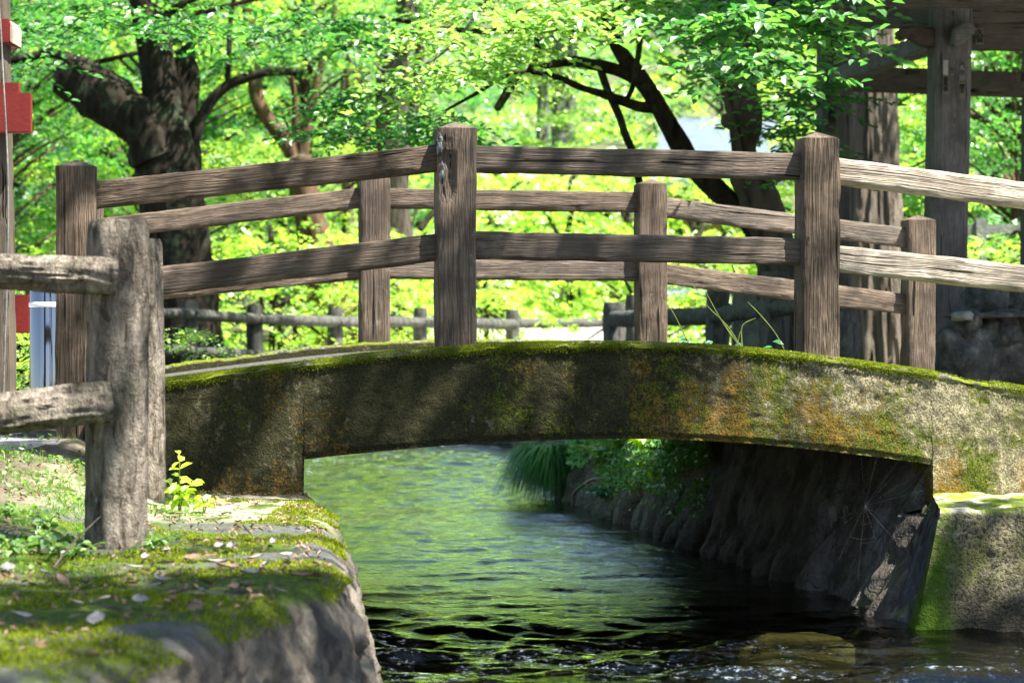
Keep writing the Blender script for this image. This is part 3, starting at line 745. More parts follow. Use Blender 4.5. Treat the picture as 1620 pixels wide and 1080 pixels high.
# ================================================================== LOG FENCES (concrete cast as logs)
def m_log(name, c1, c2, sc=22, dist=.012):
    g = G(name); co = g.map(g.obj, (1, 1, .35))
    n = g.noise(co, sc, 6, .7, .6)
    c = g.ramp(n, [(.36, c1), (.66, c2)])
    c = g.mix(g.ramp(g.noise(g.obj, 5, 5, .7), [(.52, 0), (.66, .6)]), c, (.10, .11, .06))
    n2 = g.noise(g.map(g.obj, (1, 1, .7)), sc*1.6, 5, .75, .3)
    return g.pbr(c, .92, g.bump(g.math('ADD', n, n2), 1, dist), spec=.15)
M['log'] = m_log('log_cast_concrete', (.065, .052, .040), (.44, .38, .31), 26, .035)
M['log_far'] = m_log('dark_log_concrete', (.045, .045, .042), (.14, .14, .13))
def log(name, p0, p1, r, m, parent, rough=.12, rs=11, seed=0., seg=40, n=None, label=None):
    p0, p1 = Vector(p0), Vector(p1); L = (p1-p0).length; n = n or max(8, int(L/.016))
    V = []
    d = (p1-p0).normalized(); up = Vector((0, 1, 0)) if abs(d.z) > .8 else Vector((0, 0, 1))
    nx = d.cross(up).normalized(); ny = d.cross(nx)
    for i in range(n):
        t = i/(n-1); c = p0.lerp(p1, t); e = min(t, 1-t)*L
        rr = r*(1-.12*max(0, 1-e/.03)**2)
        for k in range(seg):
            a = 2*math.pi*k/seg; dd = nx*math.cos(a)+ny*math.sin(a); q = c+dd*r
            # bark: ridges stretched along the log
            al = q.dot(d); s1 = fb(dd.x*1.6+seed, dd.y*1.6+al*2.4, dd.z*1.6, 3)
            s2 = fb(dd.x*r*rs*6+al*rs*.4, dd.y*r*rs*6+seed, dd.z*r*rs*6, 4); s2 = -abs(s2)
            V.append(c+dd*rr*(1+rough*.9*s1+rough*1.1*(s2+.25)))
    F_ = grid_faces(n, seg, True).tolist(); i0 = len(V); V.append(p0); V.append(p1)
    F_ += [[i0, (k+1) % seg, k] for k in range(seg)]+[[i0+1, (n-1)*seg+k, (n-1)*seg+(k+1) % seg] for k in range(seg)]
    return part(name, mesh(name, V, F_, 60), m, parent, label)
f1 = empty('log_fence', at(182, 868, 7.14), 'rough log style fence with two thick rails at the left edge in the foreground', 'fence', )
log('post', at(184, 900, 7.14), at(188, 348, 7.14), .086, M['log'], f1, .10, 12, 1, 56)
log('rail', at(-130, 424, 6.95), at(186, 437, 7.05), .046, M['log'], f1, .26, 16, 4, 44)
log('rail', at(-130, 670, 6.9), at(176, 636, 7.05), .055, M['log'], f1, .26, 16, 9, 44)
f2 = empty('log_post', at(240, 800, 9.0), 'sunlit pale concrete post standing behind the foreground log fence post', 'post')
log('post', at(230, 815, 9.0), at(222, 378, 9.0), .078, M['log'], f2, .07, 12, 31, 40)

f3 = empty('log_fence', at(530, 600, 27.5), 'far low dark log fence along the opposite bank seen under the bridge rails', 'fence', 'distant log fences')
fp = [(170, 470, 25.2, 28), (300, 474, 26, 27), (403, 482, 27.5, 26), (530, 486, 29, 24), (665, 487, 30, 23), (811, 490, 31, 22)]
for i, (px, py, Y, wd) in enumerate(fp):
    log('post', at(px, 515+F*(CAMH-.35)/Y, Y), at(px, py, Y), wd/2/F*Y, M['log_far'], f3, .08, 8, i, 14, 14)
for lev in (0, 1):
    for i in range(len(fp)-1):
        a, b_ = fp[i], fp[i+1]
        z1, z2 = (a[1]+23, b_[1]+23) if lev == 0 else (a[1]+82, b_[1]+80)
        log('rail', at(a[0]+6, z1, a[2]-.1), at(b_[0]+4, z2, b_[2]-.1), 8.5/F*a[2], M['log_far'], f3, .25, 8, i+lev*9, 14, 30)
    log('rail', at(811, 512 if lev == 0 else 568, 31), at(990, 510 if lev == 0 else 562, 34), 7.5/F*31, M['log_far'], f3, .25, 8, 44+lev, 14, 30)
f4 = empty('log_fence', at(1130, 640, 18.7), 'nearer bluish grey log fence on the right bank between the bridge posts', 'fence', 'distant log fences')
fp = [(971, 478, 21.6, 34), (1136, 458, 18.7, 38), (1226, 430, 16.6, 44), (1337, 470, 14.9, 50)]
for i, (px, py, Y, wd) in enumerate(fp):
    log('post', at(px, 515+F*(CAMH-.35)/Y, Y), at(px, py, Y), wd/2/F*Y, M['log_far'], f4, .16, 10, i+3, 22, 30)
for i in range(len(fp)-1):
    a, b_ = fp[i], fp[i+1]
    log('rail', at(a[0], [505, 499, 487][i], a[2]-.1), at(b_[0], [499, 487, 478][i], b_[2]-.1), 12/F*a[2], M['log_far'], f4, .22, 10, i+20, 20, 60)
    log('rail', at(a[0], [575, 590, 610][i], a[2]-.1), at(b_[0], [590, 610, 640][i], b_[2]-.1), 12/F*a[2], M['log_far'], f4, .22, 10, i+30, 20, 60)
tag(log('log_post', at(1004, 515+F*(CAMH-.35)/23, 23), at(1004, 466, 23), .085, M['log_far'], None, .1, 8, 8, 14, 14), 'dark round post standing close to the corner post of the right bank fence', 'post')
o = put('stone_marker', bpy.data.meshes.new('stone_marker'), M['slab'])
bm = bmesh.new(); bmesh.ops.create_cube(bm, size=1)
a_, b_ = at(1156, 640, 20), at(1206, 448, 20)
bmesh.ops.scale(bm, vec=(b_.x-a_.x, .18, b_.z-a_.z), verts=bm.verts)
for v in bm.verts:
    if v.co.z > 0: v.co.x *= .88
bmesh.ops.bevel(bm, geom=bm.edges[:], offset=.02, segments=2, affect='EDGES'); bm.to_mesh(o.data); bm.free()
o.location = (a_+b_)/2; o.data.materials.append(M['slab']) if not o.data.materials else None
tag(o, 'flat grey stone slab standing upright behind the right bank log fence', 'stone slab')

# ================================================================== LEFT GATE, BOLLARD
M['red'] = m_simple('red_paint', [(.3, (.13, .014, .012)), (.7, (.19, .022, .018))], 6, 60, .002, .55)
M['gatewood'] = m_wood('gate_wood', (.06, .045, .03), (.16, .125, .09), 0, 0)
M['steel'] = m_simple('brushed_steel', [(.3, (.27, .27, .29)), (.7, (.36, .36, .38))], 8, 90, .0003, .10, (1, 1, .1), 1, .5, .15)
M['tape'] = m_simple('white_tape', [(.3, (.70, .72, .74)), (.7, (.80, .81, .82))], 30, 60, .001, .5)
gate = empty('wooden_gate', at(0, 690, 10.6), 'brown wooden gate post with red painted stepped boards at the left edge', 'gate')
def solid(name, outline, axis_w, m, parent, Y, bev=.004, label=None):
    """outline in photo measurements at depth Y, real thickness axis_w behind it"""
    bm = bmesh.new(); vs = [bm.verts.new(at(px, py, Y)) for px, py in outline]; f = bm.faces.new(vs)
    ex = bmesh.ops.extrude_face_region(bm, geom=[f]); bmesh.ops.translate(bm, verts=[e for e in ex['geom'] if isinstance(e, bmesh.types.BMVert)], vec=(0, axis_w, 0))
    bmesh.ops.recalc_face_normals(bm, faces=bm.faces)
    if bev: bmesh.ops.bevel(bm, geom=bm.edges[:], offset=bev, segments=2, affect='EDGES')
    me = bpy.data.meshes.new(name); bm.to_mesh(me); bm.free(); return part(name, me, m, parent, label)
Yg = 10.6
gp = timber('post', 2.35, .15, .16, M['gatewood'], gate, at(-6, 712, Yg), (0, 0, 0), False, 5)
gp.rotation_euler = (Matrix.Rotation(R(-91.0), 3, 'Y')).to_euler()
solid('beam_end', [(-60, 30), (14, 30), (14, 68), (-60, 68)], .22, M['red'], gate, Yg-.1)
M['paleend'] = m_simple('pale_end_grain', [(.3, (.35, .27, .21)), (.7, (.48, .39, .32))], 20, 90, .002)
solid('beam_tip', [(14.6, 32), (21, 40), (21, 70), (14.6, 66)], .18, M['paleend'], gate, Yg-.09)
solid('stepped_board', [(-60, 131), (29, 131), (29, 147), (48, 147), (48, 210), (-60, 210)], .05, M['red'], gate, Yg-.14)
solid('lower_board', [(10, 466), (46, 466), (46, 527), (10, 527)], .05, M['red'], gate, Yg+.15)
bo = empty('bollard', at(69, 700, 10.2), 'shiny stainless steel bollard with a white band behind the log rails', 'bollard')
def lathe(name, prof, c, m, parent, seg=40):
    V = [(c[0]+r*math.cos(2*math.pi*k/seg), c[1]+r*math.sin(2*math.pi*k/seg), z) for r, z in prof for k in range(seg)]
    return part(name, mesh(name, V, grid_faces(len(prof), seg, True)[:, ::-1], 50), m, parent)
c = at(69, 515, 10.2); rb = 22/F*10.2; zt, zb = at(0, 418, 10.2).z, at(0, 705, 10.2).z
lathe('tube', [(rb, zb), (rb, zt-.02), (rb-.006, zt-.006), (rb-.02, zt), (.001, zt+.003)], c, M['steel'], bo)
lathe('band', [(rb+.0005, at(0, 486, 10.2).z), (rb+.0025, at(0, 485, 10.2).z), (rb+.0025, at(0, 479, 10.2).z), (rb+.0005, at(0, 478, 10.2).z)], c, M['tape'], bo)
pole = tubes_mesh('pole', [tube([at(3, 700, 9.9), at(13, 330, 9.9), at(4, 100, 9.9), at(-4, -40, 9.9)], [.0035]*4, 8, 10)])
tag(put('pole', pole, M['slab']), 'thin grey leaning pole in front of the wooden gate post', 'pole')

# ================================================================== SHRINE PAVILION (right)
sh = empty('shrine_pavilion', at(1495, 665, 16), 'dark wooden shrine pavilion with carved beam noses and paper strips at the right edge', 'shrine pavilion')
M['bluewood'] = m_wood('sky_tinted_wood', (.10, .10, .11), (.24, .24, .25), 0, 0)  # bluish skylight on the brace painted into the wood colour
def oct_post(name, px0, py0, px1, py1, Y, w_, m, ch=.28):
    bm = bmesh.new(); h = w_/2; c_ = h*(1-ch)
    a0, a1 = at(px0, py0, Y), at(px1, py1, Y); rings = []
    ol = [(-c_, -h), (c_, -h), (h, -c_), (h, c_), (c_, h), (-c_, h), (-h, c_), (-h, -c_)]
    for k in range(13):
        c = a0.lerp(a1, k/12); rings.append([bm.verts.new((c.x+x*UC-y*US, c.y+x*US+y*UC, c.z)) for x, y in ol])
    for A_, B_ in zip(rings, rings[1:]):
        for i in range(8): bm.faces.new((A_[i], A_[(i+1) % 8], B_[(i+1) % 8], B_[i]))
    bm.faces.new(rings[0][::-1]); bm.faces.new(rings[-1])
    me = bpy.data.meshes.new(name); bm.to_mesh(me); bm.free(); return part(name, me, m, sh)
M['shrinewood_v'] = m_wood('dark_upright_wood', (.06, .052, .055), (.20, .18, .19), -.1, 2)
oct_post('post', 1489, 700, 1504, -20, 16, .235, M['shrinewood_v'], .30)
oct_post('post', 1316, 680, 1321, -10, 19.4, .235, M['shrinewood_v'], .22)
oct_post('post', 1700, 690, 1706, -10, 16.6, .235, M['shrinewood_v'], .25)
oct_post('post', 1640, 690, 1646, -10, 19.9, .235, M['shrinewood_v'], .25)
def beam(name, p0, p1, hgt, wd, m, label=None, arch=0):
    p0, p1 = Vector(p0), Vector(p1); L = (p1-p0).length
    o = timber(name, L, wd, hgt, m, sh, p0, (p1-p0).to_track_quat('X', 'Z').to_euler(), False, random.random()*9, label)
    if arch:
        for v in o.data.vertices: v.co.z += arch*math.sin(math.pi*v.co.x/L)
    return o
beam('tie_beam', at(1322, 124, 19.4), at(1700, 138, 19.6), .19, .10, M['wood_shrine'])
beam('brace_beam', at(1322, 125, 19.2), at(1484, 66, 16.1), .125, .12, M['bluewood'], 'weathered sloping brace beam painted with a bluish skylight tint', .012)
beam('eaves_beam', at(1262, -50, 18.4), at(1760, -46, 16.3), .26, .2, M['wood_shrine'])
beam('tie_beam', at(1524, 58, 16.05), at(1720, 62, 16.5), .17, .12, M['wood_shrine'])
beam('eaves_beam', at(1270, 22, 18.6), at(1496, 28, 16.1), .17, .14, M['wood_shrine'])
beam('eaves_beam', at(1500, 14, 16.0), at(1740, 12, 16.4), .20, .14, M['wood_shrine'])
beam('eaves_beam', at(1280, 14, 19.6), at(1700, 16, 20), .22, .14, M['wood_shrine'])
for i, (yy, zz) in enumerate(((-6, 14.6), (-14, 13.9))):
    beam('rafter_beam', at(1245-20*i, yy+6, zz+1.2), at(1800, yy, zz), .12, .10, M['wood_shrine'])
# carved beam noses
def nose(outline, Y, th, m, label):
    o = solid('beam_nose', outline, th, m, sh, Y, .012, label); return o
nose([(1482, 44), (1462, 42), (1440, 40), (1424, 44), (1419, 53), (1423, 62), (1434, 62), (1441, 57), (1449, 65), (1460, 71), (1484, 73)], 15.92, .16, M['wood_shrine'], 'dark carved scroll beam end')
nose([(1509, 46), (1514, 40), (1524, 35), (1535, 33), (1543, 40), (1545, 50), (1540, 57), (1531, 59), (1527, 67), (1519, 73), (1508, 73)], 15.74, .14, M['bluewood'], 'pale grey carved scroll beam end')
M['spiral'] = M['wood_shrine']
# roof with rafters
M['roof'] = m_simple('grey_roof_tile', [(.35, (.06, .06, .065)), (.65, (.12, .12, .125))], 6, 30, .02, .6)
rz = at(0, -112, 16).z
def roof_mesh():
    V = []; nx_, ny_ = 40, 20
    for i in range(nx_):
        for j in range(ny_):
            x = 1.45+6.2*i/(nx_-1); y = 13.4+6.9*j/(ny_-1)
            t = abs(y-16.85)/3.45; z = rz+1.7*max(0, 1-t)**1.15+.04+(.035*math.sin(i*2.1))
            V.append((x, y, z))
    n = len(V); V2 = [(a, b_, c-.10) for a, b_, c in V]
    f = grid_faces(nx_, ny_).tolist(); f += [[q+n for q in r[::-1]] for r in f]
    bd = [i*ny_ for i in range(nx_)]+[(nx_-1)*ny_+j for j in range(1, ny_)]+[i*ny_+ny_-1 for i in range(nx_-2, -1, -1)]+[j for j in range(ny_-2, 0, -1)]
    f += [[bd[k], bd[(k+1) % len(bd)], bd[(k+1) % len(bd)]+n, bd[k]+n] for k in range(len(bd))]
    return mesh('roof', V+V2, f, 40)
part('roof', roof_mesh(), M['roof'], sh)
# paper strips with brushed characters (mounted 3 mm proud of the wood)
M['paper'] = m_simple('aged_paper', [(.3, (.115, .10, .085)), (.7, (.17, .15, .13))], 12, 40, .001)
M['paper_w'] = m_simple('pale_paper', [(.3, (.28, .27, .26)), (.7, (.36, .35, .33))], 12, 40, .001)
M['ink'] = m_simple('black_ink', [(.3, (.010, .010, .010)), (.7, (.016, .015, .015))], 12, 40, .0005)
try: CJK = bpy.data.fonts.load(bpy.utils.system_resource('DATAFILES', path='fonts/Noto Sans CJK Regular.woff2'))
except Exception: CJK = None
def text_mesh(ch, size, loc, rot, m, parent, thick=0):
    cu = bpy.data.curves.new('lettering', 'FONT'); cu.body = ch; cu.size = size; cu.align_x = 'CENTER'; cu.align_y = 'CENTER'
    cu.offset = size*.018; cu.resolution_u = 2; cu.space_line = .86
    to = bpy.data.objects.new('tmp', cu); COL.objects.link(to); bpy.context.view_layer.update()
    me = bpy.data.meshes.new_from_object(to); bpy.data.objects.remove(to)
    me.materials.clear(); return put('lettering', me, m, parent, root_of(parent)+Vector((0, 0, .003)), (0, 0, 0))
def strip(px, py, w_, h_, Y, chars, mp, mi, horiz=False, par=None, ang=0):
    c = at(px, py, Y); W2, H2 = w_/F*Y, h_/F*Y
    me = mesh('paper_strip', [(-W2/2, -H2/2, 0), (W2/2, -H2/2, 0), (W2/2, H2/2, 0), (-W2/2, H2/2, 0), (-W2/2, -H2/2, -.002), (W2/2, -H2/2, -.002), (W2/2, H2/2, -.002), (-W2/2, H2/2, -.002)],
              [[0, 1, 2, 3], [7, 6, 5, 4], [0, 4, 5, 1], [1, 5, 6, 2], [2, 6, 7, 3], [3, 7, 4, 0]], smooth=False)
    rot = (R(90), R(0), TH if ang is None else ang)
    o = put('paper_strip', me, mp, par or sh, c, rot)
    n = len(chars)
    if n:
        s_ = min((W2 if horiz else H2)/n, (H2 if horiz else W2))*1.02
        body = chars if horiz else '\n'.join(chars)
        nrm_ = Vector((math.sin(rot[2]), -math.cos(rot[2]), 0))
        t = text_mesh(body, s_*.98, c+nrm_*.003, rot, mi, o)
    return o
Ym = 16-.235/2-.045
A_ = TH
strip(1496, 107, 8, 23, Ym-.01, '', M['paper_w'], M['ink'], ang=A_)
strip(1496, 134, 9, 31, Ym-.01, '春馬善', M['paper'], M['ink'], ang=A_)
strip(1506, 112, 5, 16, Ym-.01, '米吉', M['paper'], M['ink'], ang=A_)
strip(1522, 108, 8, 20, Ym-.005, '久', None or M['shrinewood_v'], M['paper_w'], ang=A_)
strip(1522, 138, 9, 34, Ym-.005, '一國木', M['paper'], M['ink'], ang=A_)
strip(1509, 192, 5, 16, Ym-.01, '川上', M['paper'], M['ink'], ang=A_)
strip(1508, 6, 8, 20, Ym-.03, '笑門', M['paper'], M['ink'], ang=A_)
Yb = 19.4
strip(1444, 115, 22, 8, Yb-.03, '講中川', M['wood_shrine'], M['ink'], True, ang=0)
for px, py, w_, h_, ch in ((1604, 124, 7, 30, '本小川'), (1618, 124, 7, 30, '吉田屋'), (1560, 118, 7, 26, '大谷'), (1631, 124, 7, 30, '中村')):
    strip(px, py, w_, h_, Yb+.10, ch, M['paper'], M['ink'], ang=0)
strip(1456, 18, 36, 14, 16.42, '昭和西川', M['paper'], M['ink'], True, ang=-.9)
strip(1550, 58, 12, 26, 15.98, '久留', M['paper'], M['ink'], ang=0)
strip(1329, 62, 9, 30, 19.21, '寿春', M['paper'], M['ink'], ang=0)
strip(1316, 185, 12, 46, 19.24, '奉納', M['wood_shrine'], M['ink'], ang=0)

# stone water basin and rocks at the right
sb = empty('stone_basin', at(1570, 660, 14.6), 'dark stone water basin built of rough rocks beside the shrine post', 'basin')
V = []
def rockpart(name, c, r, m, seed, sub=4, amp=.3):
    o = rock(name, c, r, m, None, None, None, sb, seed, amp, sub); return o
for i, (px, py, rx, rz_) in enumerate([(1530, 560, .17, .20), (1585, 555, .18, .22), (1640, 560, .2, .22), (1545, 630, .22, .22), (1610, 640, .24, .22), (1665, 620, .2, .2), (1528, 515, .08, .09), (1598, 522, .12, .11), (1560, 528, .13, .1), (1636, 520, .13, .1)]):
    rockpart('rock', at(px, py, 14.6+.04*(i % 3)), (rx, .2, rz_), M['dark_stone'], i*3.3)
rim = rockpart('rim', at(1580, 499, 14.6), (.30, .22, .018), M['dark_stone'], 77, 4, .12)
rockpart('rock', at(1522, 500, 14.4), (.06, .08, .028), M['slab'], 11)
rockpart('rock', at(1560, 474, 15.3), (.13, .12, .12), M['dark_stone'], 12)
rockpart('rock', at(1605, 470, 15.4), (.15, .12, .10), M['dark_stone'], 15)
sf = empty('stone_fence', at(1550, 600, 25), 'grey stone post and rail fence far behind the shrine pavilion', 'fence')
def boxpart(name, px0, py0, px1, py1, Y, d, m, parent): return solid(name, [(px0, py0), (px1, py0), (px1, py1), (px0, py1)], d, m, parent, Y, .01)
for px in (1440, 1552, 1660): boxpart('post', px-9, 345, px+9, 620, 25, .12, M['slab'], sf)
boxpart('rail', 1400, 355, 1720, 372, 25.02, .08, M['slab'], sf); 

# buildings far behind
M['blueroof'] = m_simple('weathered_sheet_roof', [(.3, (.09, .12, .16)), (.7, (.14, .18, .23))], 4, 20, .01, .6)
M['tanwall'] = m_simple('tan_timber_wall', [(.3, (.30, .17, .08)), (.7, (.42, .25, .13))], 5, 30, .01)
M['darkwin'] = m_simple('dark_window', [(.3, (.02, .02, .02)), (.7, (.03, .03, .03))], 5, 30, .002, .3)
hb = empty('shrine_hall', at(1120, 515, 52), 'distant wooden hall with a pale blue sloping roof behind the twisted cherry', 'building')
def hbox(name, x0, y0, x1, y1, Y, d, m, p): return solid(name, [(x0, y0), (x1, y0), (x1, y1), (x0, y1)], d, m, p, Y, .02)
V = [at(1030, 284, 50), at(1240, 284, 50), at(1225, 186, 56), at(1050, 186, 56)]
V = V+[v+Vector((0, 0, -.15)) for v in V]
part('roof', mesh('roof', V, [[0, 1, 2, 3], [7, 6, 5, 4], [0, 4, 5, 1], [1, 5, 6, 2], [2, 6, 7, 3], [3, 7, 4, 0]], smooth=False), M['blueroof'], hb)
hbox('wall', 1048, 290, 1225, 445, 51.5, 3.5, M['tanwall'], hb)
for px in (1075, 1110, 1150, 1190): hbox('window', px-9, 330, px+9, 400, 51.44, .05, M['darkwin'], hb)
hc = empty('storehouse', at(1110, 560, 42), 'low tan timber shed with a grey roof behind the right bank fence', 'building')
V = [at(1030, 466, 41.4), at(1190, 460, 41.4), at(1180, 438, 44), at(1040, 440, 44)]
V = V+[v+Vector((0, 0, -.1)) for v in V]
part('roof', mesh('roof', V, [[0, 1, 2, 3], [7, 6, 5, 4], [0, 4, 5, 1], [1, 5, 6, 2], [2, 6, 7, 3], [3, 7, 4, 0]], smooth=False), M['blueroof'], hc)
hbox('wall', 1050, 467, 1180, 600, 42, 2, M['tanwall'], hc)
for px in (1072, 1100, 1128, 1156): hbox('window', px-4, 474, px+4, 496, 41.95, .04, M['darkwin'], hc)

# ================================================================== TREES WITH A SHAPE OF THEIR OWN
def L(Y, pts, rad, sub=5, seg=12, rough=.18, rs=3, seed=0, zs=.6, fl=0, tip=True):
    P = [at(p[0], p[1], Y+(p[2] if len(p) > 2 else 0)) for p in pts]
    return tube(P, [r/F*Y for r in rad], sub, seg, rough, rs, seed, zs, tip, fl)
def tpart(name, tb, m, parent, label=None): return part(name, tubes_mesh(name, tb), m, parent, label)
GRD = lambda Y: 515+F*(CAMH-.30)/Y
# old broken cherry at the left
t1 = empty('old_cherry', at(285, GRD(27), 27), 'massive old cherry with a broken stub limb at the upper left', 'tree')
tpart('trunk', [L(27, [(292, GRD(27)), (290, 540), (284, 450), (276, 380), (268, 310), (263, 250), (262, 190), (256, 130), (243, 60), (228, 0), (215, -60), (205, -130)], [72, 58, 54, 52, 50, 50, 40, 29, 26, 25, 24, 23], 6, 26, .22, 2.2, 1, .5, 5),
                L(27, [(252, 250, -.1), (232, 205, -.1), (195, 178, -.1), (155, 150, -.1), (122, 130, 0), (100, 118, 0)], [40, 42, 40, 37, 36, 33], 6, 20, .36, 2.6, 4, .8, 4),
                L(27, [(282, 270, .2), (292, 200, .2), (296, 140, .2), (292, 100, .2), (303, 68, .2)], [34, 26, 23, 19, 5], 6, 16, .35, 3, 8, .5, 3)], M['bark_dark'], t1)
for pts, rad in (([(308, 222), (322, 180), (350, 143), (390, 123), (440, 113), (486, 116), (492, 103), (515, 82), (560, 70), (610, 64)], [10, 9, 8.5, 8, 7, 6, 5, 4, 3, 2]),
                 ([(360, 138), (362, 95), (364, 40), (372, -10)], [5, 4.5, 4, 3.5]),
                 ([(138, 118), (118, 97), (85, 85), (40, 92), (-10, 100)], [12, 10, 8, 7, 6]),
                 ([(150, 100, 1), (190, 90, 1), (250, 75, 1), (320, 40, 1)], [5, 4, 4, 3]),
                 ([(255, 40), (275, 15), (330, -10), (420, -30)], [9, 6, 5, 4]),
                 ([(240, 60), (290, 35), (350, 12), (430, -5)], [7, 5, 4, 3])):
    tpart('branch', [L(27, pts, rad, 6, 10, .12, 5, 2)], M['bark_dark'], t1)
# reddish forked tree
t2 = empty('forked_tree', at(530, GRD(33), 33), 'reddish brown forked tree behind the left bridge span', 'tree')
tpart('trunk', [L(33, [(545, GRD(33)), (540, 545), (528, 480), (505, 400), (487, 330), (470, 250)], [46, 40, 30, 25, 23, 21], 6, 18, .25, 3, 3, .5, 4),
                L(33, [(472, 262), (452, 222), (425, 190), (405, 150), (401, 100), (396, 50), (386, -30)], [15, 13, 11, 12, 11, 9, 8], 6, 14, .22, 3, 5),
                L(33, [(475, 255), (488, 195), (500, 140), (512, 90), (526, 40), (532, -20)], [12, 9, 7.5, 6, 5, 4], 6, 12, .2, 3, 7)], M['bark_red'], t2)
for pts, rad in (([(466, 240, .3), (468, 180, .3), (462, 130, .3), (440, 80, .3)], [7, 6, 5, 3]), ([(412, 110), (430, 85), (438, 60)], [6, 5, 4])):
    tpart('branch', [L(33, pts, rad, 6, 8, .12, 5, 2)], M['bark_red'], t2)
t3 = empty('dark_trunk_tree', at(630, GRD(36), 36), 'dark upright tree just left of the tall bridge post', 'tree')
tpart('trunk', [L(36, [(634, GRD(36)), (634, 500), (632, 420), (628, 340), (624, 240), (620, 170), (625, 100), (640, 40), (650, -60)], [32, 27, 25, 22, 22, 27, 25, 20, 18], 6, 18, .25, 2.5, 6, .4, 4),
                L(36, [(640, 230, .2), (655, 170, .2), (662, 110, .2), (668, 40, .2)], [9, 9, 8, 7], 5, 10, .2, 3, 2)], M['bark_mid'], t3)
for i, (Y, pts, rad, lab) in enumerate([(40, [(550, GRD(40)), (552, 400), (548, 230), (545, 150), (560, 80), (590, 10), (600, -80)], [13, 11, 9, 9, 8, 7, 6], 'slim mossy pale tree left of the dark upright trunk'),
                                   (41, [(580, GRD(41)), (577, 300), (574, 180), (565, 120), (560, 40), (548, -60)], [14, 12, 11, 10, 8, 7], 'slim mossy pale tree nearest the dark upright trunk'),
                                   (44, [(172, GRD(44)), (170, 380), (168, 290), (178, 240), (172, 160), (182, 60), (180, -40)], [17, 15, 15, 14, 11, 9, 8], 'pale slender tree behind the left bridge post'),
                                   (62, [(850, GRD(62)), (852, 420), (858, 200), (862, -60)], [12, 11, 10, 9], 'leftmost of three blue grey trunks far off in the middle'),
                                   (60, [(878, GRD(60)), (880, 420), (884, 200), (880, -60)], [14, 13, 12, 11], 'middle of three blue grey trunks far off in the middle'),
                                   (63, [(905, GRD(63)), (908, 430), (900, 250), (912, -60)], [12, 11, 10, 8], 'rightmost of three blue grey trunks far off in the middle')]):
    t = empty('slender_tree', at(pts[0][0], pts[0][1], Y), lab, 'tree', 'slender trees in the woods')
    tpart('trunk', [L(Y, pts, rad, 5, 12, .15, 3, i)], M['bark_grey'] if Y > 50 else M['bark_pale'], t)
    P = [(at(pts[3][0]+random.uniform(-90, 90), random.uniform(-120, 40), Y+random.uniform(-1.5, 1.5)), random.uniform(.5, .9), 150) for _ in range(16)]
    if Y > 50: P += [(at(pts[2][0]+random.uniform(-60, 60), random.uniform(-40, 400), Y-random.uniform(1.5, 3.5)), random.uniform(.6, 1), 160) for _ in range(24)]
    part('crown', leaves_mesh('crown', [(tuple(a), b_, n) for a, b_, n in P], .12), M['leaf_y'] if Y > 50 else M['leaf'], t)
# twisted cherry at the right, with the long leaning limb
Y5 = 17.6
t5 = empty('twisted_cherry', at(1235, GRD(Y5), Y5), 'knotted twisted cherry with a long leaning limb right of centre', 'tree')
tpart('trunk', [L(Y5, [(1242, GRD(Y5)), (1240, 570), (1232, 480), (1222, 400), (1205, 335), (1188, 280), (1178, 240), (1180, 195), (1172, 150), (1178, 90), (1190, 30), (1182, -40), (1170, -120)], [54, 44, 35, 31, 29, 26, 22, 29, 24, 22, 24, 22, 20], 6, 26, .34, 4.5, 2, .7, 6),
                L(Y5, [(1165, 190, -.05), (1150, 193, -.05), (1143, 196, -.05)], [17, 12, 6], 5, 12, .5, 9, 5),
                L(Y5, [(1236, 500, -.06), (1215, 420, -.08), (1196, 340, -.08), (1170, 250, -.1), (1160, 200, -.1), (1140, 130, -.12), (1110, 60, -.2)], [9, 8, 7.5, 7, 6, 5, 4], 6, 10, .15, 6, 3)], M['bark_mid'], t5)
limbs = [([(1240, 560, .1), (1225, 440, .1), (1195, 365, .1), (1150, 315, .1), (1100, 270, 0), (1072, 222, -.1), (1040, 165, -.2), (1010, 120, -.3), (985, 88, -.4), (962, 40, -.5), (948, -10, -.6)], [25, 21, 18, 17, 16, 16, 15, 14, 12, 10, 8], 12),
         ([(1012, 128, -.3), (980, 112, -.4), (940, 103, -.5), (898, 97, -.6), (865, 104, -.7), (845, 98, -.8)], [11, 10, 9, 8, 5, 3], 10),
         ([(1040, 170, -.2), (1008, 168, -.3), (962, 152, -.4), (918, 138, -.5), (872, 119, -.6), (820, 114, -.7), (790, 126, -.8), (750, 150, -.9), (705, 175, -1)], [10, 9, 7, 5.5, 4.5, 4, 3.5, 3, 2], 8),
         ([(945, 95, 1), (960, 140, 1), (978, 180, 1), (990, 215, 1), (1002, 245, 1), (1020, 330, 1)], [7, 7, 7, 6.5, 6.5, 7], 8),
         ([(822, 108, -.6), (806, 140, -.6), (786, 173, -.6)], [6.5, 7.5, 6], 10),
         ([(1010, -20, -1), (930, 42, -1), (850, 46, -1), (770, 50, -1), (700, 46, -1.1), (640, 34, -1.2), (600, 27, -1.2)], [7, 6.5, 5.5, 5, 4, 3, 2.5], 8),
         ([(818, 8, -1), (828, 30, -1), (848, 52, -1), (850, 82, -.9), (838, 112, -.7)], [6, 6, 6, 5, 5], 8),
         ([(1018, 5, -1), (1012, 70, -.9), (1000, 140, -.5), (985, 162, -.4)], [4.5, 4.5, 4, 3.5], 8),
         ([(1192, 20, 0), (1260, -5, -.4), (1340, -20, -.9)], [10, 8, 6], 8)]
for pts, rad, sg in limbs: tpart('branch', [L(Y5, pts, rad, 6, sg, .16, 6, 4)], M['bark_dark'], t5)
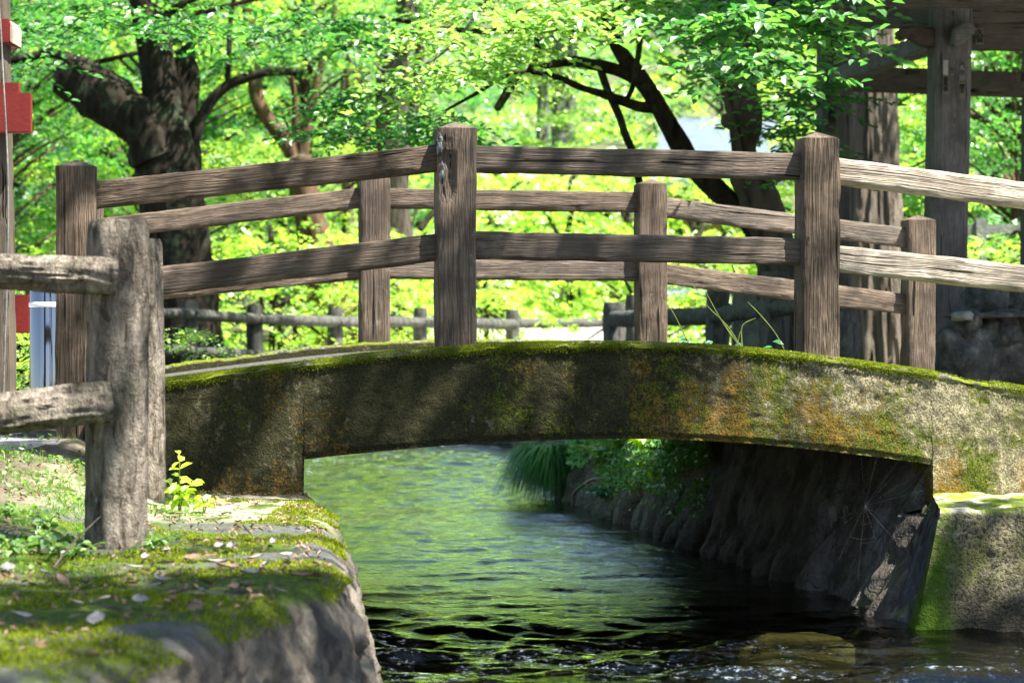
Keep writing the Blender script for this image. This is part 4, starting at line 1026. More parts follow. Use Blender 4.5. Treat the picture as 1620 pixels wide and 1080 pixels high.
tpart('dead_twig', [L(15.5, [(592, 100), (604, 110), (625, 111), (660, 106), (690, 92), (730, 55), (770, 0)], [1.4, 1.8, 2, 2, 2, 2.4, 3], 6, 6, .1, 9, 1)], M['bark_grey'], t5, 'bare pale dead twig')
# big conifer trunk behind the pavilion
t6 = empty('conifer', at(1382, GRD(24), 24), 'thick straight conifer trunk with deeply furrowed bark behind the shrine posts', 'tree')
tr = []
tb = L(24, [(1388, GRD(24)), (1384, 560), (1380, 450), (1377, 330), (1374, 200), (1371, 60), (1370, -60), (1369, -600)], [66, 56, 51, 48, 45, 42, 41, 33], 16, 90, .04, 3, 5)
V = tb[0]; ax = at(1378, 300, 24)
for i in range(len(V)):
    x, y, z = V[i]; cx = at(1388-(z-.3)*1.6, 300, 24).x; d = math.hypot(x-cx, y-24)+1e-6; a = math.atan2(y-24, x-cx)
    fu = abs(fb(math.cos(a)*4.2, math.sin(a)*4.2, z*.75, 4)); k = 1+.16*(min(fu*2.2, 1)-.5)+.05*fb(math.cos(a)*9, math.sin(a)*9, z*3, 3)
    V[i] = (cx+(x-cx)*k, 24+(y-24)*k, z)
tpart('trunk', [tb], M['bark_pale'], t6)
P = [((t6.location.x+random.uniform(-2.6, 2.6), 24+random.uniform(-2.2, 2.2), random.uniform(6.2, 12)), random.uniform(.7, 1.1), 170) for _ in range(70)]
part('crown', leaves_mesh('crown', P, .11), M['leaf_d'], t6)

# crowns of the named trees: clumps hanging from their limbs
def pxclumps(lst, n=120, r=.5, dY=1.2):
    return [(tuple(at(px, py, Y+random.uniform(-dY, dY))), r*random.uniform(.7, 1.3), n) for px, py, Y in lst]
def boxclumps(x0, y0, x1, y1, Y0, Y1, k, n=110, r=.5):
    return [(tuple(at(random.uniform(x0, x1), random.uniform(y0, y1), random.uniform(Y0, Y1))), r*random.uniform(.6, 1.3), n) for _ in range(k)]
part('crown', leaves_mesh('crown', boxclumps(-150, -420, 560, 60, 24.5, 30, 60, 130, .7)+boxclumps(-150, -700, 500, -50, 25, 30, 60, 160, .9)+boxclumps(340, 0, 600, 120, 25, 28, 10, 90, .45), .085), M['leaf'], t1)
part('crown', leaves_mesh('crown', boxclumps(330, -300, 560, 110, 31, 35, 40, 130, .65)+boxclumps(340, 180, 470, 260, 32, 34, 5, 70, .4), .085), M['leaf_y'], t2)
part('crown', leaves_mesh('crown', boxclumps(560, -300, 760, 20, 34, 38, 34, 130, .7), .09), M['leaf'], t3)

# ------------------------------------------------------------------ leafy sprays with real twigs
def sprays(centres, tw=9, ln=.34, leaf=.085, droop=.25):
    C, N, D, S, tb = [], [], [], [], []
    for c in centres:
        c = Vector(c); a0 = random.uniform(0, 6.28)
        for k in range(tw):
            a = a0+k*2.4+random.uniform(-.4, .4); d = Vector((math.cos(a), math.sin(a)*.8, random.uniform(-.25, .3))).normalized()
            l_ = ln*random.uniform(.6, 1.4); p0 = c+Vector((random.uniform(-.1, .1), random.uniform(-.1, .1), random.uniform(-.08, .08)))
            pts = [p0+d*(l_*t)+Vector((0, 0, -droop*l_*t*t)) for t in (0, .35, .7, 1)]
            tb.append(tube(pts, [.0028, .0022, .0016, .0008], 2, 5))
            m_ = max(4, int(l_/.036))
            for q in range(m_+1):
                t = (q+.6)/(m_+.6); p = p0+d*(l_*t)+Vector((0, 0, -droop*l_*t*t)); side = Vector((-d.y, d.x, 0))*(1 if q % 2 else -1)
                dd = (d*.75+side*(.75 if q < m_ else 0)+Vector((0, 0, random.uniform(-.55, .05)))).normalized()
                n_ = Vector((random.gauss(0, .35), random.gauss(0, .35)-.15, 1)).normalized()
                C.append(p); N.append(n_); D.append(dd); S.append(leaf*random.uniform(.7, 1.15))
    return np.array(C), np.array(N), np.array(D), np.array(S), tb
def spray_parts(centres, m, parent, bark, **k):
    C, N, D, S, tb = sprays(centres, **k)
    V, Fc = leaf_geo(C, N, D, S, .22, 'oval', .46)
    part('leaves', mesh('leaves', V, Fc, smooth=False), m, parent); tpart('twigs', tb, bark, parent)
def pc(lst, Y0, Y1): return [at(px, py, random.uniform(Y0, Y1)) for px, py in lst]
def jit(lst, k, s): return [(px+random.uniform(-s, s), py+random.uniform(-s*.5, s*.5)) for px, py in lst for _ in range(k)]
spray_parts(pc(jit([(1180, 60), (1130, 110), (1235, 95), (1290, 55), (1100, 60), (1275, 20), (1225, 15), (1150, 20), (1310, 10)], 2, 20), 13.3, 15.4), M['leaf'], t5, M['bark_dark'])
spray_parts(pc(jit([(640, 140), (700, 70), (760, 105), (820, 85), (890, 35), (960, 12), (1030, 20), (700, 120), (860, 10), (780, 20), (1000, 0), (700, 15), (940, 0)], 2, 24), 14.5, 17.5), M['leaf_y'], t5, M['bark_dark'], leaf=.08)
spray_parts(pc(jit([(700, 205), (540, 215), (690, 190), (1060, 10), (540, 60), (1240, 200), (1290, 150), (1265, 260), (560, 170)], 3, 22), 16, 19), M['leaf_d'], t5, M['bark_dark'], leaf=.075)
part('crown', leaves_mesh('crown', boxclumps(560, -330, 1330, -55, 15, 20, 60, 110, .45), .085), M['leaf'], t5)
# a second cherry stands out of frame at the left and reaches in overhead
t8 = empty('cherry_tree', (-4.9, 15.6, .4), 'cherry whose leafy twigs hang into the upper left corner', 'tree')
tpart('trunk', [tube([(-4.9, 15.6, .3), (-4.8, 15.5, 1.6), (-4.6, 15.6, 2.8), (-4.5, 15.8, 4.5), (-4.4, 16, 6)], [.24, .19, .17, .13, .07], 6, 16, .2, 3),
                tube([(-4.6, 15.6, 2.7), (-4.0, 15.7, 3.2), (-3.2, 15.8, 3.35), (-2.2, 16, 3.3), (-1.5, 16.1, 3.2)], [.08, .06, .045, .03, .012], 6, 10, .15, 4)], M['bark_dark'], t8)
spray_parts(pc(jit([(60, 105), (120, 40), (230, 45), (285, 40), (160, 25), (340, 30), (60, 30), (420, 40), (480, 25), (15, 50)], 1, 20), 15, 17), M['leaf_d'], t8, M['bark_dark'], leaf=.08, tw=7)
part('crown', leaves_mesh('crown', [((random.uniform(-6.5, -1.5), random.uniform(14, 18), random.uniform(4.0, 6.5)), random.uniform(.4, .7), 120) for _ in range(40)], .09), M['leaf'], t8)

# ================================================================== THE WOODS BEHIND
def proto(seed, nclump, rad, zc, zr, m, leaf, bark, trunk_r=.12):
    random.seed(seed)
    cl = []; tb = [tube([(0, 0, -.3), (.1, 0, zc*.5), (-.1, .1, zc), (.05, 0, zc+zr*.7)], [trunk_r*1.3, trunk_r, trunk_r*.8, trunk_r*.3], 6, 10, .15, 3, seed)]
    for i in range(nclump):
        a = random.uniform(0, 6.28); e = random.uniform(-1, 1); rr = rad*(random.random()**.4)*math.sqrt(1-e*e*.8)
        c = (rr*math.cos(a), rr*math.sin(a), zc+e*zr); r_ = random.uniform(.32, .62); cl.append((c, r_, int(170*r_/.5)))
        if i % 2 == 0:
            z0 = max(.6, c[2]-rr*.6); tb.append(tube([(0, 0, z0), (c[0]*.5, c[1]*.5, (z0+c[2])/2+.1), c], [.035, .022, .008], 4, 6, .1, 3, i))
    return leaves_mesh('crown', cl, leaf, tilt=.55), tubes_mesh('trunk', tb), m, bark
PR = [proto(1, 115, 2.1, 3.4, 3.1, M['leaf'], .088, M['bark_red']),
      proto(2, 110, 1.9, 3.0, 3.0, M['leaf_sun'], .082, M['bark_dark']),
      proto(3, 125, 2.4, 3.6, 3.3, M['leaf'], .095, M['bark_pale']),
      proto(4, 30, 1.1, .75, .8, M['leaf_sun'], .07, M['bark_dark'], .03),
      proto(5, 125, 2.2, 3.4, 3.2, M['leaf_d'], .09, M['bark_dark'])]
random.seed(21)
PM = []
for crown, trunk, m, bk in PR:
    cp = crown.copy() if 0 else crown
    if not crown.materials: crown.materials.append(m)
    if not trunk.materials: trunk.materials.append(bk)
LAB = {'l': ('leafy tree in the bright woods left of the centre post', 'trees in the left woods'), 'r': ('leafy tree in the bright woods right of the centre post', 'trees in the right woods'), 'f': ('far sunlit tree on the slope behind the clearing', 'trees on the far slope')}
def plant_tree(k, x, y, s, z=None, zone=None):
    crown, trunk, m, bk = PR[k]
    zone = zone or ('f' if y > 55 else ('l' if x < -.8 else 'r'))
    z = float(terrain(np.array(x), np.array(y))) if z is None else z
    e = empty('leafy_tree', (x, y, z), LAB[zone][0], 'tree', 'leafy trees in the woods')
    e.rotation_euler.z = random.uniform(0, 6.28); e.scale = (s, s, s*random.uniform(.9, 1.15))
    for n_, me in (('crown', crown), ('trunk', trunk)):
        o = bpy.data.objects.new(n_, me); COL.objects.link(o); o.parent = e
    return e
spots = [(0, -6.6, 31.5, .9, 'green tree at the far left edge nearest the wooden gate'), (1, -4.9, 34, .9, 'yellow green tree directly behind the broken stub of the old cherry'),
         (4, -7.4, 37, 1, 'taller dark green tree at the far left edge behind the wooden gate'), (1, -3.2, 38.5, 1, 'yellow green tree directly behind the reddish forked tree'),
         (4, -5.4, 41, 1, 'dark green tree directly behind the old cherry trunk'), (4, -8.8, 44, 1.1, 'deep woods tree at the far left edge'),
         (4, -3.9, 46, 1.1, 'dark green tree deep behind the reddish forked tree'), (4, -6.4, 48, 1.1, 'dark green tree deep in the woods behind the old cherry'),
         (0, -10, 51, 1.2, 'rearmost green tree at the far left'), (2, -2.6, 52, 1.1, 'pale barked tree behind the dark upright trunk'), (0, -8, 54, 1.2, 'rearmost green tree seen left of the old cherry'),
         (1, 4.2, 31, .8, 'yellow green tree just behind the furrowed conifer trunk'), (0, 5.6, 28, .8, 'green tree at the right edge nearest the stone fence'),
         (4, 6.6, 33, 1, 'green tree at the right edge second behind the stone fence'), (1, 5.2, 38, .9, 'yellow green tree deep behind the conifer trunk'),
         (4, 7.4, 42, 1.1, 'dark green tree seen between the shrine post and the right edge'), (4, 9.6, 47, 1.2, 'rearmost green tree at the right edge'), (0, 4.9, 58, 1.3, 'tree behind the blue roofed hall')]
for k, x, y, s, lab in spots:
    plant_tree(k, x, y, s)['label'] = lab
def shrub(x, y, s, lab, grp):
    crown, trunk, m, bk = PR[3]; e = empty('shrub', (x, y, float(terrain(np.array(x), np.array(y)))), lab, 'shrub', grp); e.scale = (s, s, s); e.rotation_euler.z = random.uniform(0, 6)
    for n_, me in (('foliage', crown), ('stem', trunk)):
        o = bpy.data.objects.new(n_, me); COL.objects.link(o); o.parent = e
SHR = [(-3.9, 28.8, .9, 'shrub behind the far log fence right of the old cherry trunk'), (-2.9, 30.5, 1.1, 'shrub behind the far log fence below the forked tree'), (-1.7, 31.5, 1, 'shrub behind the far log fence left of the dark trunk'),
       (-.8, 33.5, .95, 'shrub behind the tall centre bridge post'), (-4.6, 31, 1.1, 'shrub behind the foot of the old cherry'), (-5.8, 29.5, 1, 'shrub behind the steel bollard beyond the far fence'),
       (-2.1, 34, 1.1, 'second row shrub behind the back left bridge post'), (-.4, 36, .9, 'shrub just right of the tall centre post at the clearing edge'), (-6.6, 28, 1, 'shrub beyond the far left edge of the log fence'),
       (1.5, 31, .9, 'shrub at the right edge of the clearing behind the back right post'), (2.6, 29.5, 1, 'shrub in front of the tan shed'), (3.4, 26.5, .9, 'shrub at the foot of the twisted cherry'),
       (5, 24.5, 1, 'shrub between the conifer trunk and the shrine post'), (5.2, 27.5, 1, 'shrub behind the main shrine post'), (4.3, 30, 1.1, 'shrub behind the conifer trunk'),
       (-1.6, 44, 1.8, 'leftmost shrub at the back of the gravel clearing'), (-.3, 47, 1.9, 'second shrub from the left at the back of the clearing'), (1.0, 46, 1.7, 'middle shrub at the back of the clearing'),
       (2.2, 48.5, 2, 'shrub at the back of the clearing in front of the hall'), (3.3, 46, 1.8, 'rightmost shrub at the back of the clearing'), (.4, 51, 2.1, 'taller shrub behind the middle of the clearing'),
       (-2, 50, 2, 'taller shrub behind the left of the clearing'), (1.9, 53, 2, 'taller shrub behind the right of the clearing'), (3.8, 52, 2, 'taller shrub beside the hall'),
       (-2.6, 12.8, .42, 'low shrub nearest the bollard on the left bank'), (-2.9, 14.5, .42, 'low shrub on the left bank behind the bollard'), (-2.2, 16.4, .42, 'farthest low shrub on the left bank')]
for x, y, s_, lab in SHR: shrub(x, y, s_, lab, None)
# wooded slope far behind: one mass
random.seed(5)
cl0, cl1 = [], []
for yy in np.linspace(59, 82, 12):
    for _ in range(34):
        x_ = random.uniform(-.26*yy, .26*yy); y_ = yy+random.uniform(-1, 1)
        (cl0 if -.045*yy < x_+random.uniform(-2, 2) < .09*yy else cl1).append(((x_, y_, float(terrain(np.array(x_), np.array(y_)))+random.uniform(.2, 6.5)), random.uniform(.7, 1.3), 130))  # sunny middle and darker sides painted by choice of leaf material
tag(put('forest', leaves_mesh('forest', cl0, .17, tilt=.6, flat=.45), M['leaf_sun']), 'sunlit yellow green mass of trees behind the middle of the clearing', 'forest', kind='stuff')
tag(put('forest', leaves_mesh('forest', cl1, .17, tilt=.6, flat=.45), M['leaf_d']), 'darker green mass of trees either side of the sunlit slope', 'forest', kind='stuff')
cl = [((random.uniform(-34, 34), yy, 0), random.uniform(1.2, 2.2), 46) for yy in np.linspace(84, 150, 24) for _ in range(24)]
cl = [((c[0], c[1]+random.uniform(-2, 2), float(terrain(np.array(c[0]), np.array(c[1])))+random.uniform(.5, 5)), r, n) for c, r, n in cl]
tag(put('forest', leaves_mesh('forest', cl, .42, tilt=.7, flat=.55), M['leaf']), 'wooded green hillside far behind the clearing', 'forest', kind='stuff')

# ================================================================== ADDED SHADE TREE (unseen, leaf clumps set on sun rays to shape the shade)
st = empty('added_shade_tree', (4.6, 6.6, .42), 'added unseen tree at the right with leaf clumps placed to shade the bridge', 'tree')
def shade(px, py, Y, r, n, t): p = at(px, py, Y)+SUN*t; return (tuple(p), r, n)
SH = []
for px, py, Y, r, n in [(900, 300, 9.9, .42, 150), (1080, 300, 10, .40, 150), (1000, 390, 10, .45, 170), (830, 400, 9.9, .35, 100),
                        (340, 660, 9.5, .5, 260), (520, 640, 9.5, .45, 170), (700, 640, 9.5, .5, 260), (860, 620, 9.5, .55, 300), (1010, 610, 9.6, .4, 150), (420, 740, 9.4, .4, 150),
                        (40, 960, 5.6, .45, 240), (220, 930, 5.9, .42, 200), (380, 940, 6, .38, 160), (150, 1050, 4.8, .4, 180), (480, 1020, 6.2, .3, 130), (540, 1040, 6.3, .3, 100),
                        (40, 880, 6.8, .22, 60), (205, 800, 7.1, .2, 60), (150, 1000, 5.6, .3, 120), (500, 970, 6.1, .3, 160), (560, 1060, 6.2, .3, 160), (380, 1040, 5.5, .3, 150), (250, 1060, 5, .35, 170), (110, 420, 9.4, .35, 190), (120, 600, 9.4, .35, 170), 
                        (730, 300, 9.6, .16, 50), (195, 560, 7.1, .13, 50), (200, 720, 7.1, .12, 45), (160, 420, 7.1, .09, 20), (900, 400, 9.8, .3, 90), (740, 560, 9.5, .4, 150), (1150, 600, 9.6, .2, 50), (330, 690, 9.4, .45, 260), (430, 660, 9.5, .3, 110), (100, 1010, 5.1, .5, 300), (330, 980, 5.6, .4, 220), (0, 920, 5.9, .45, 240), (250, 1000, 5.3, .4, 200), (120, 890, 6.6, .22, 70), (1290, 300, 9.8, .18, 50), (1520, 930, 9.05, .35, 120), (1600, 900, 9.05, .3, 90), (700, 1040, 8, .6, 260), (1000, 1060, 8, .6, 200), (1400, 950, 9.5, .22, 190)]:
    SH.append(shade(px, py, Y, r, n, random.uniform(6.2, 8.6)))
part('crown', leaves_mesh('crown', SH, .085, flat=.45), M['leaf'], st)
tb = [tube([(4.6, 6.6, .3), (4.5, 6.7, 2.5), (4.2, 6.9, 4.6), (3.6, 7, 6.5)], [.26, .2, .16, .08], 6, 14, .2, 3)]
for c, r, n in SH[::2]:
    tb.append(tube([(4.3, 6.85, 4.2), ((4.3+c[0])/2, (6.85+c[1])/2, (4.2+c[2])/2+.5), c], [.05, .03, .008], 5, 6, .1, 3))
tpart('trunk', tb, M['bark_dark'], st)

# ================================================================== PLANTS AND LITTER
random.seed(99); RNG = np.random.default_rng(77)
def on_ledge(px, py):
    Y = F*.63/(py-515)
    for _ in range(4):
        x = (px-810)/F*Y; Y = F*(CAMH-ledge_z(x, min(Y, 9.7)))/(py-515)
    x = (px-810)/F*Y; return Vector((x, Y, ledge_z(x, min(Y, 9.7))))
M['fern'] = m_leaf('fresh_leaf', (.16, .26, .02), (.24, .32, .03), (.30, .45, .02), (.50, .60, .03))
M['weed'] = m_leaf('weed_leaf', (.04, .10, .02), (.10, .17, .03), (.06, .17, .015), (.16, .26, .02))
M['cool'] = m_leaf('cool_leaf', (.02, .10, .05), (.05, .16, .07), (.02, .12, .04), (.06, .22, .06), .08)
M['cool_dark'] = m_leaf('sedge', (.015, .08, .025), (.09, .22, .07), (.015, .09, .02), (.09, .24, .04), .04)
M['ivy'] = m_leaf('ivy_leaf', (.06, .17, .04), (.14, .26, .07), (.06, .2, .03), (.16, .34, .05), .05)
M['stem'] = m_simple('plant_stem', [(.3, (.12, .16, .03)), (.7, (.22, .26, .06))], 9, 50, .001)
M['dead'] = m_simple('dead_leaf', [(.3, (.20, .17, .16)), (.7, (.40, .36, .35))], 25, 60, .001, .45, spec=.5)
M['dead2'] = m_simple('brown_dead_leaf', [(.3, (.16, .09, .05)), (.7, (.33, .22, .14))], 25, 60, .001, .5, spec=.4)
def plant(name, base, label, cat, stems, leaf, m, group=None, pair=True, asp=.5, per=7, splay=.5):
    """stems: list of (dx, dy, h) tips; leaves in pairs up each stem"""
    e = empty(name, base, label, cat, group); tb = []; C, N, D, S = [], [], [], []
    for dx, dy, h in stems:
        tip = base+Vector((dx, dy, h)); mid = base+Vector((dx*.3, dy*.3, h*.62))
        tb.append(tube([base-Vector((0, 0, .01)), mid, tip], [.0028, .0022, .001], 4, 6))
        for q in range(per):
            t = .25+.75*(q+1)/per; p = base.lerp(mid, t/.62) if t < .62 else mid.lerp(tip, (t-.62)/.38)
            for sd in ((-1, 1) if q < per-1 else (0,)):
                a = random.uniform(-.5, .5)+q*1.1
                d = Vector((sd*math.cos(a), sd*math.sin(a)*.7-.15, random.uniform(-.1, .5))) if sd else (tip-mid).normalized()
                n_ = Vector((random.gauss(0, .25), random.gauss(-.45, .2), 1)).normalized()
                C.append(p); N.append(n_); D.append(d.normalized()); S.append(leaf*random.uniform(.75, 1.2))
    tpart('stem', tb, M['stem'], e)
    V, Fc = leaf_geo(C, np.array(N), np.array(D), S, .2, 'oval', asp); part('leaves', mesh('leaves', V, Fc, smooth=False), m, e); return e
plant('sapling', on_ledge(284, 812), 'bright yellow green seedling in full sun beside the pale concrete post', 'plant', [(.0, 0, .20), (.05, -.03, .11), (-.03, .02, .10)], .048, M['fern'], asp=.55, per=6)
plant('sapling', on_ledge(322, 812), 'small low yellow green seedling right of the bright seedling', 'plant', [(.0, -.02, .055), (.04, 0, .04)], .04, M['fern'], asp=.6, per=3)
plant('weed', on_ledge(335, 778), 'little blue green leaf sprig against the shaded bridge abutment', 'plant', [(-.02, 0, .13), (.02, 0, .10)], .03, M['cool'], asp=.6, per=3)
for k, (px, py, h, lf, lab) in enumerate([(95, 892, .10, .05, 'broad leaved weed just left of the foreground log post'), (60, 878, .09, .055, 'second broad leaved weed from the foreground log post'),
        (20, 890, .09, .045, 'weed at the left edge of the mossy ledge'), (130, 884, .05, .035, 'small weed touching the foot of the foreground log post'), (75, 840, .07, .05, 'weed in the sunny patch left of the log post'),
        (20, 835, .08, .04, 'weed at the left edge beside the sunny patch'), (240, 872, .05, .05, 'bright green sprout right of the foreground post foot'), (35, 730, .12, .05, 'leafy weed by the path edge at the far left'),
        (105, 718, .10, .055, 'round leaved weed in front of the pale path'), (60, 715, .10, .05, 'weed between the bollard and the log rails')]):
    plant('weed', on_ledge(px, py), lab, 'plant', [(random.uniform(-.06, .06), random.uniform(-.05, .05), h*.8*random.uniform(.6, 1.2)) for _ in range(4)], lf*.62, M['weed'], asp=.6, per=4)
# short grass and low growth over the soil at the left
P = []
while len(P) < 7000:
    y_ = random.uniform(6.3, 9.4); x_ = random.uniform(-2.1, -1.02)
    if fb(x_*3, y_*3, 9, 3) < -.05+(.3 if x_ > -1.2 and y_ > 7.5 else 0): continue
    P.append((x_, y_, ledge_z(x_, y_)))
V, Fc = blades(np.array(P), np.tile((0, 0, 1.), (len(P), 1)), .035, .0018, .75)
P2 = np.array(P)[::5]; N, D = rand_dirs(len(P2), .6)
V2, F2 = leaf_geo(P2+np.array((0, 0, .02)), N, D, RNG.uniform(.012, .03, len(P2)), .2, 'diamond', .6)
F2t = np.concatenate([F2[:, [0, 1, 2]], F2[:, [0, 2, 3]]])
Vm, Fm = merge([(V, Fc), (V2, F2t)])
tag(put('ground_cover', mesh('ground_cover', Vm, Fm, smooth=False), M['weed']), 'short grass and creeping weeds round the foreground fence post', 'grass', kind='stuff')
def grass_tuft(name, base, n, h, lean, label, m, wd=.0022, droop=1.2, spread=.08, cat='grass tuft', bias=(0, 0, 0), sway=0):
    V, Fc = [], []
    for _ in range(n):
        a = random.uniform(0, 6.28); d = Vector((math.cos(a), math.sin(a), 0)); p = base+d*spread*random.random()
        out = lean*random.uniform(.3, 1); hh = h*random.uniform(.35, 1.15); s_ = Vector((-d.y, d.x, 0)); s_ = (s_+Vector((random.uniform(-.6, .6),)*3)).normalized(); b0 = len(V); bs = Vector(bias)+Vector((random.gauss(0, 1), random.gauss(0, 1), random.gauss(0, .6)))*sway
        for q in range(8):
            t = q/7; c = p+d*(out*t)+Vector((0, 0, hh*(1.9*t-(1+droop)*t*t)))+bs*t*t; w_ = wd*(1-t**2)+.0003
            V += [c-s_*w_, c+s_*w_]
            if q: Fc.append([b0+2*q-2, b0+2*q-1, b0+2*q+1, b0+2*q])
    o = put(name, mesh(name, [tuple(v-base) for v in V], Fc, smooth=False), m, None, base); return tag(o, label, cat)
grass_tuft('grass_tuft', on_ledge(72, 762), 34, .07, .03, 'clump of upright yellow green grass blades in the sun at the left', M['fern'], .0018, .3, .09)
grass_tuft('hanging_grass', at(866, 704, 15.9), 1300, .07, .21, 'big dark green grass tuft hanging over the right bank into the water', M['cool_dark'], .003, 4.6, .15, bias=(-.06, -.05, -.10), sway=.06)
# dry stick
tag(put('stick', tubes_mesh('stick', [tube([on_ledge(84, 905)+Vector((0, 0, .01)), on_ledge(120, 890)+Vector((0, -.02, .06)), on_ledge(165, 880)+Vector((0, -.05, .115))], [.003, .0028, .0018], 4, 6)]), M['bark_pale']), 'dry thin stick leaning against the foreground log post', 'stick')
# fallen leaves lying on the ledge
def dead_mesh(seed):
    rr = random.Random(seed); V = []; nu, nv = 9, 5; cu = rr.uniform(.1, .35); tw = rr.uniform(-.5, .5)
    for i in range(nu):
        t = i/(nu-1); w_ = .30*math.sin(math.pi*min(1, t*1.02+.02))**.8*(1-.25*t)
        for j in range(nv):
            s_ = (j/(nv-1)-.5)*2
            V.append((t-.5, s_*w_*(1+.1*rr.uniform(-1, 1)), cu*(abs(s_)**1.5*.35+.5*(t-.5)**2)+tw*s_*w_*(t-.5)+.02*rr.random()))
    me = mesh('fallen_leaf', V, grid_faces(nu, nv)); return me
DM = [dead_mesh(k) for k in range(6)]
for k, d in enumerate(DM): d.materials.append(M['dead'] if k < 4 else M['dead2'])
pos = [(433, 862), (448, 880), (405, 893), (300, 885), (330, 888), (303, 892), (345, 902), (302, 908), (250, 920), (245, 935), (372, 936), (363, 905), (420, 905), (390, 850), (395, 915), (318, 945), (290, 940), (165, 940), (135, 932), (120, 962), (160, 962), (55, 936), (20, 925), (30, 950), (70, 915), (210, 905), (230, 890), (262, 900), (330, 930), (280, 955), (185, 978), (55, 995), (30, 985), (150, 990), (500, 920), (480, 925), (440, 945), (345, 870), (365, 878), (10, 905), (100, 925), (205, 930), (390, 935), (455, 900), (260, 880), (365, 810), (120, 985), (310, 972), (220, 962)]
for i, (px, py) in enumerate(pos):
    k = i % 6; o = bpy.data.objects.new('fallen_leaf', DM[k]); COL.objects.link(o)
    o.location = on_ledge(px+random.uniform(-4, 4), py)+Vector((0, 0, .015)); s_ = random.uniform(.030, .062)*1.1; o.scale = (s_, s_, s_)
    o.rotation_euler = (random.gauss(0, .25), random.gauss(0, .25), random.uniform(0, 6.28))
    where = 'near the water corner of the ledge' if px > 385 else ('right of the foreground post on the mossy ledge' if px > 240 else ('below the foreground post on the mossy ledge' if px > 110 else 'at the left of the ledge on bare stone'))
    tag(o, ('curled pale dead leaf ' if k < 4 else 'brown dead leaf ')+where, 'fallen leaf', ('pale' if k < 4 else 'brown')+' fallen leaves '+where)
# plants growing on the right wall beyond the bridge
def on_wall(px, py):
    for i, (e, n) in enumerate(zip(W_, WN)):
        X, Y = e
        z = CAMH+(515-py)/F*Y; X = e[0]+.30*max(0, z)
        if 810+F*X/Y <= px: return Vector((X-.05, Y, z))
    return Vector((.3, 16, .3))
for px, py, h, lf, m, lab in [(985, 740, .16, .09, 'weed', 'broad leaved plant on the far wall between the hanging grass and the ivy'), (1010, 715, .15, .08, 'weed', 'upright leafy plant at the top of the wall below the bridge arch'),
                              (975, 790, .10, .05, 'cool', 'small round leaved plant low on the wall by the water'), (1060, 770, .14, .05, 'fern', 'yellow green sprig halfway down the planted wall'),
                              (940, 720, .15, .05, 'cool', 'dark leafy plant just right of the hanging grass'), (1090, 730, .16, .05, 'weed', 'bushy plant near the right end of the planted wall'), (1050, 712, .12, .09, 'fern', 'pale green broad leaf plant under the arch edge')]:
    b0 = on_wall(px, py)
    plant('wall_plant', b0, lab, 'plant', [(random.uniform(-.16, .04), random.uniform(-.15, .05), h*random.uniform(.4, 1)) for _ in range(6)], lf, M[m], asp=.5, per=4)
C = []
for _ in range(5200):
    px, py = random.uniform(905, 1150), 690+abs(random.gauss(0, 1))*48
    if py > 715+(px-905)*.62: continue
    if fb(px*.018, py*.03, 2, 3) < -.12: continue
    b0 = on_wall(px, py); C.append(b0+Vector((-random.random()*.07-.01, -.02, random.uniform(-.02, .02))))
n = len(C); N = RNG.normal(size=(n, 3))*.4+np.array((-.6, -.5, .6)); N /= np.linalg.norm(N, axis=1)[:, None]; D = RNG.normal(size=(n, 3)); D[:, 2] -= .4
V, Fc = leaf_geo(C, N, D, RNG.uniform(.015, .045, n), .2, 'oval', .6)
tag(put('ivy', mesh('ivy', V, Fc, smooth=False), M['ivy']), 'small creeping ivy and weeds covering the wall beyond the bridge', 'ivy', kind='stuff')
P = np.array([on_wall(random.uniform(960, 1150), 690+abs(random.gauss(0, 1))*42) for _ in range(2600)]); P[:, 0] -= .02
V, Fc = blades(P, np.tile((-.5, -.4, -.1), (len(P), 1)), .09, .0015, .8)
tag(put('dry_grass', mesh('dry_grass', V, Fc, smooth=False), m_leaf('straw', (.14, .15, .05), (.24, .22, .09), (.10, .12, .03), (.18, .2, .05), .01)), 'wispy dry grass hanging on the wall near the arch', 'grass', kind='stuff')
# pale bent dead blade
tag(put('dead_stalk', tubes_mesh('dead_stalk', [tube([on_wall(990, 762), on_wall(970, 760)+Vector((-.05, -.1, .02)), on_wall(945, 780)+Vector((-.08, -.1, .02)), on_wall(940, 795)+Vector((-.08, -.1, 0))], [.008, .010, .009, .003], 5, 6)]), M['dead2']), 'pale bent dead stalk arching down to the water', 'stalk')
# thin vines on the curb between the right posts
vb = lambda px, py, v: B(u_of(px, v), v, z_of(px, py, v))
V_ = []
for pts in ([(1172, 548), (1150, 515), (1120, 485), (1097, 452)], [(1168, 545), (1140, 505), (1118, 465), (1115, 462)], [(1174, 548), (1173, 520), (1180, 510), (1196, 503)], [(1240, 552), (1225, 525), (1200, 495), (1183, 478)], [(1090, 545), (1078, 520), (1062, 490), (1048, 474)], [(1166, 545), (1170, 528), (1172, 524)]):
    V_.append(tube([vb(px, py, .9) for px, py in pts], [.0022, .002, .0016, .001][:len(pts)], 5, 6))
e = empty('vine', vb(1170, 560, .9), 'thin yellow green vine tendrils rising behind the mossy curb right of centre', 'plant')
tpart('stem', V_, M['stem'], e)
C = [vb(px, py, .9) for px, py in ((1175, 548), (1108, 548), (1092, 547), (1122, 546), (1090, 540), (1105, 520), (1128, 540), (1080, 535), (1240, 545), (1208, 550))]
N, D = rand_dirs(len(C), .5); D[:, 2] = .8; N[:, 1] -= .8; N /= np.linalg.norm(N, axis=1)[:, None]
V, Fc = leaf_geo(C, N, D, [.05, .06, .055, .055, .04, .035, .05, .04, .05, .04], .2, 'oval', .5)
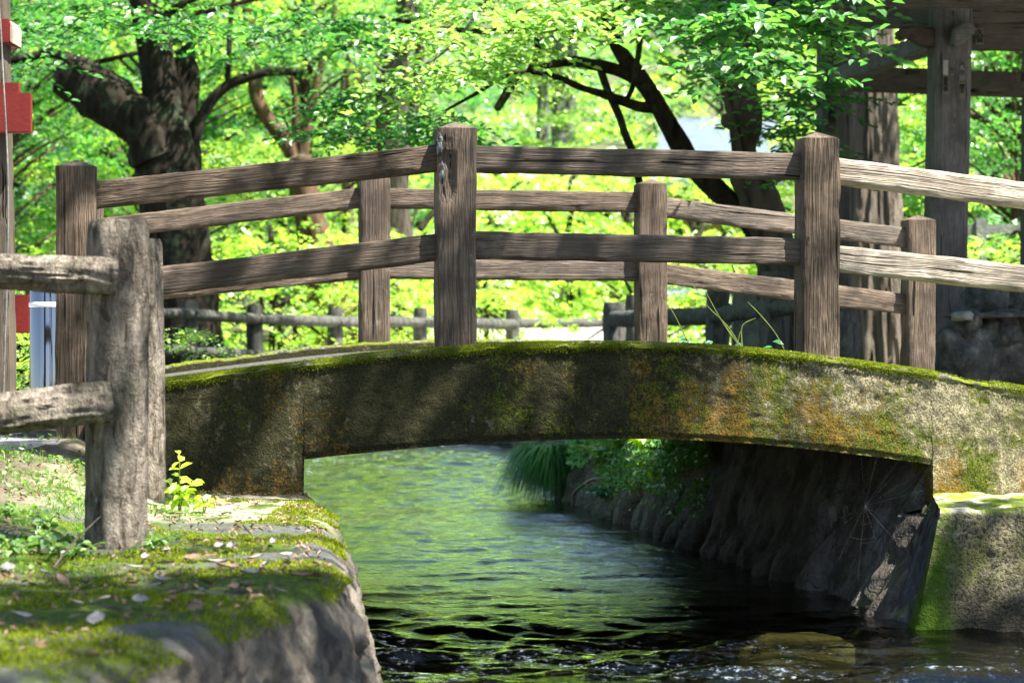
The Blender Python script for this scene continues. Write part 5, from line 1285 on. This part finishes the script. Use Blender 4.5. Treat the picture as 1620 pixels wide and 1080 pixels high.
part('leaves', mesh('leaves', V, Fc, smooth=False), M['cool'], e)
# spider web under the right end of the arch
def web():
    c = at(1368, 800, 9.55); tb = []
    ax, ay = Vector((.93, .1, .2)).normalized(), Vector((-.12, .25, 1)).normalized()
    R_ = []
    for k in range(17):
        a = 2*math.pi*k/17+random.uniform(-.08, .08); l_ = random.uniform(.16, .26)*(1 if math.sin(a) > -.3 else 1.1)
        R_.append((a, l_)); tb.append(tube([c, c+(ax*math.cos(a)+ay*math.sin(a))*l_], [.0002, .0002], 1, 3))
    for j in range(5, 22):
        r = .007*j
        for k in range(17):
            (a, l_), (b_, l2) = R_[k], R_[(k+1) % 17]
            if r < min(l_, l2)*.92 and random.random() < .16:
                p, q = c+(ax*math.cos(a)+ay*math.sin(a))*r, c+(ax*math.cos(b_)+ay*math.sin(b_))*r; tb.append(tube([p, p.lerp(q, .5)-Vector((0, 0, .001)), q], [.00014]*3, 1, 3))
    for px, py in ((1290, 800), (1445, 720), (1350, 715), (1430, 870)):
        tb.append(tube([c, at(px, py, 9.5)], [.0003, .0003], 1, 3))
    return tubes_mesh('spider_web', tb)
g = G('silk'); g.pbr((.07, .07, .075), .2, spec=.6); M['silk'] = g.m
tag(put('spider_web', web(), M['silk']), 'fine spider web with glinting threads under the right end of the arch', 'spider web')

# crumbs, needles and bits of rotten leaf over the ledge
random.seed(3); RNG = np.random.default_rng(3)
P = []
while len(P) < 1500:
    y_ = random.uniform(4.8, 9.6); ex = np.interp(y_, [p[1] for p in LEDGE], [p[0] for p in LEDGE]); x_ = ex-.04-random.random()**1.3*1.1
    if fb(x_*2.6, y_*2.6, 14, 3) < -.05: continue
    P.append((x_, y_, ledge_z(x_, y_)+.012))
N, D = rand_dirs(len(P), .5); V, Fc = leaf_geo(P, N, D, RNG.uniform(.006, .026, len(P)), .3, 'oval', .45)
tag(put('leaf_litter', mesh('leaf_litter', V, Fc, smooth=False), M['dead2']), 'fine brown leaf crumbs scattered over the mossy stone ledge', 'leaf litter', kind='stuff')
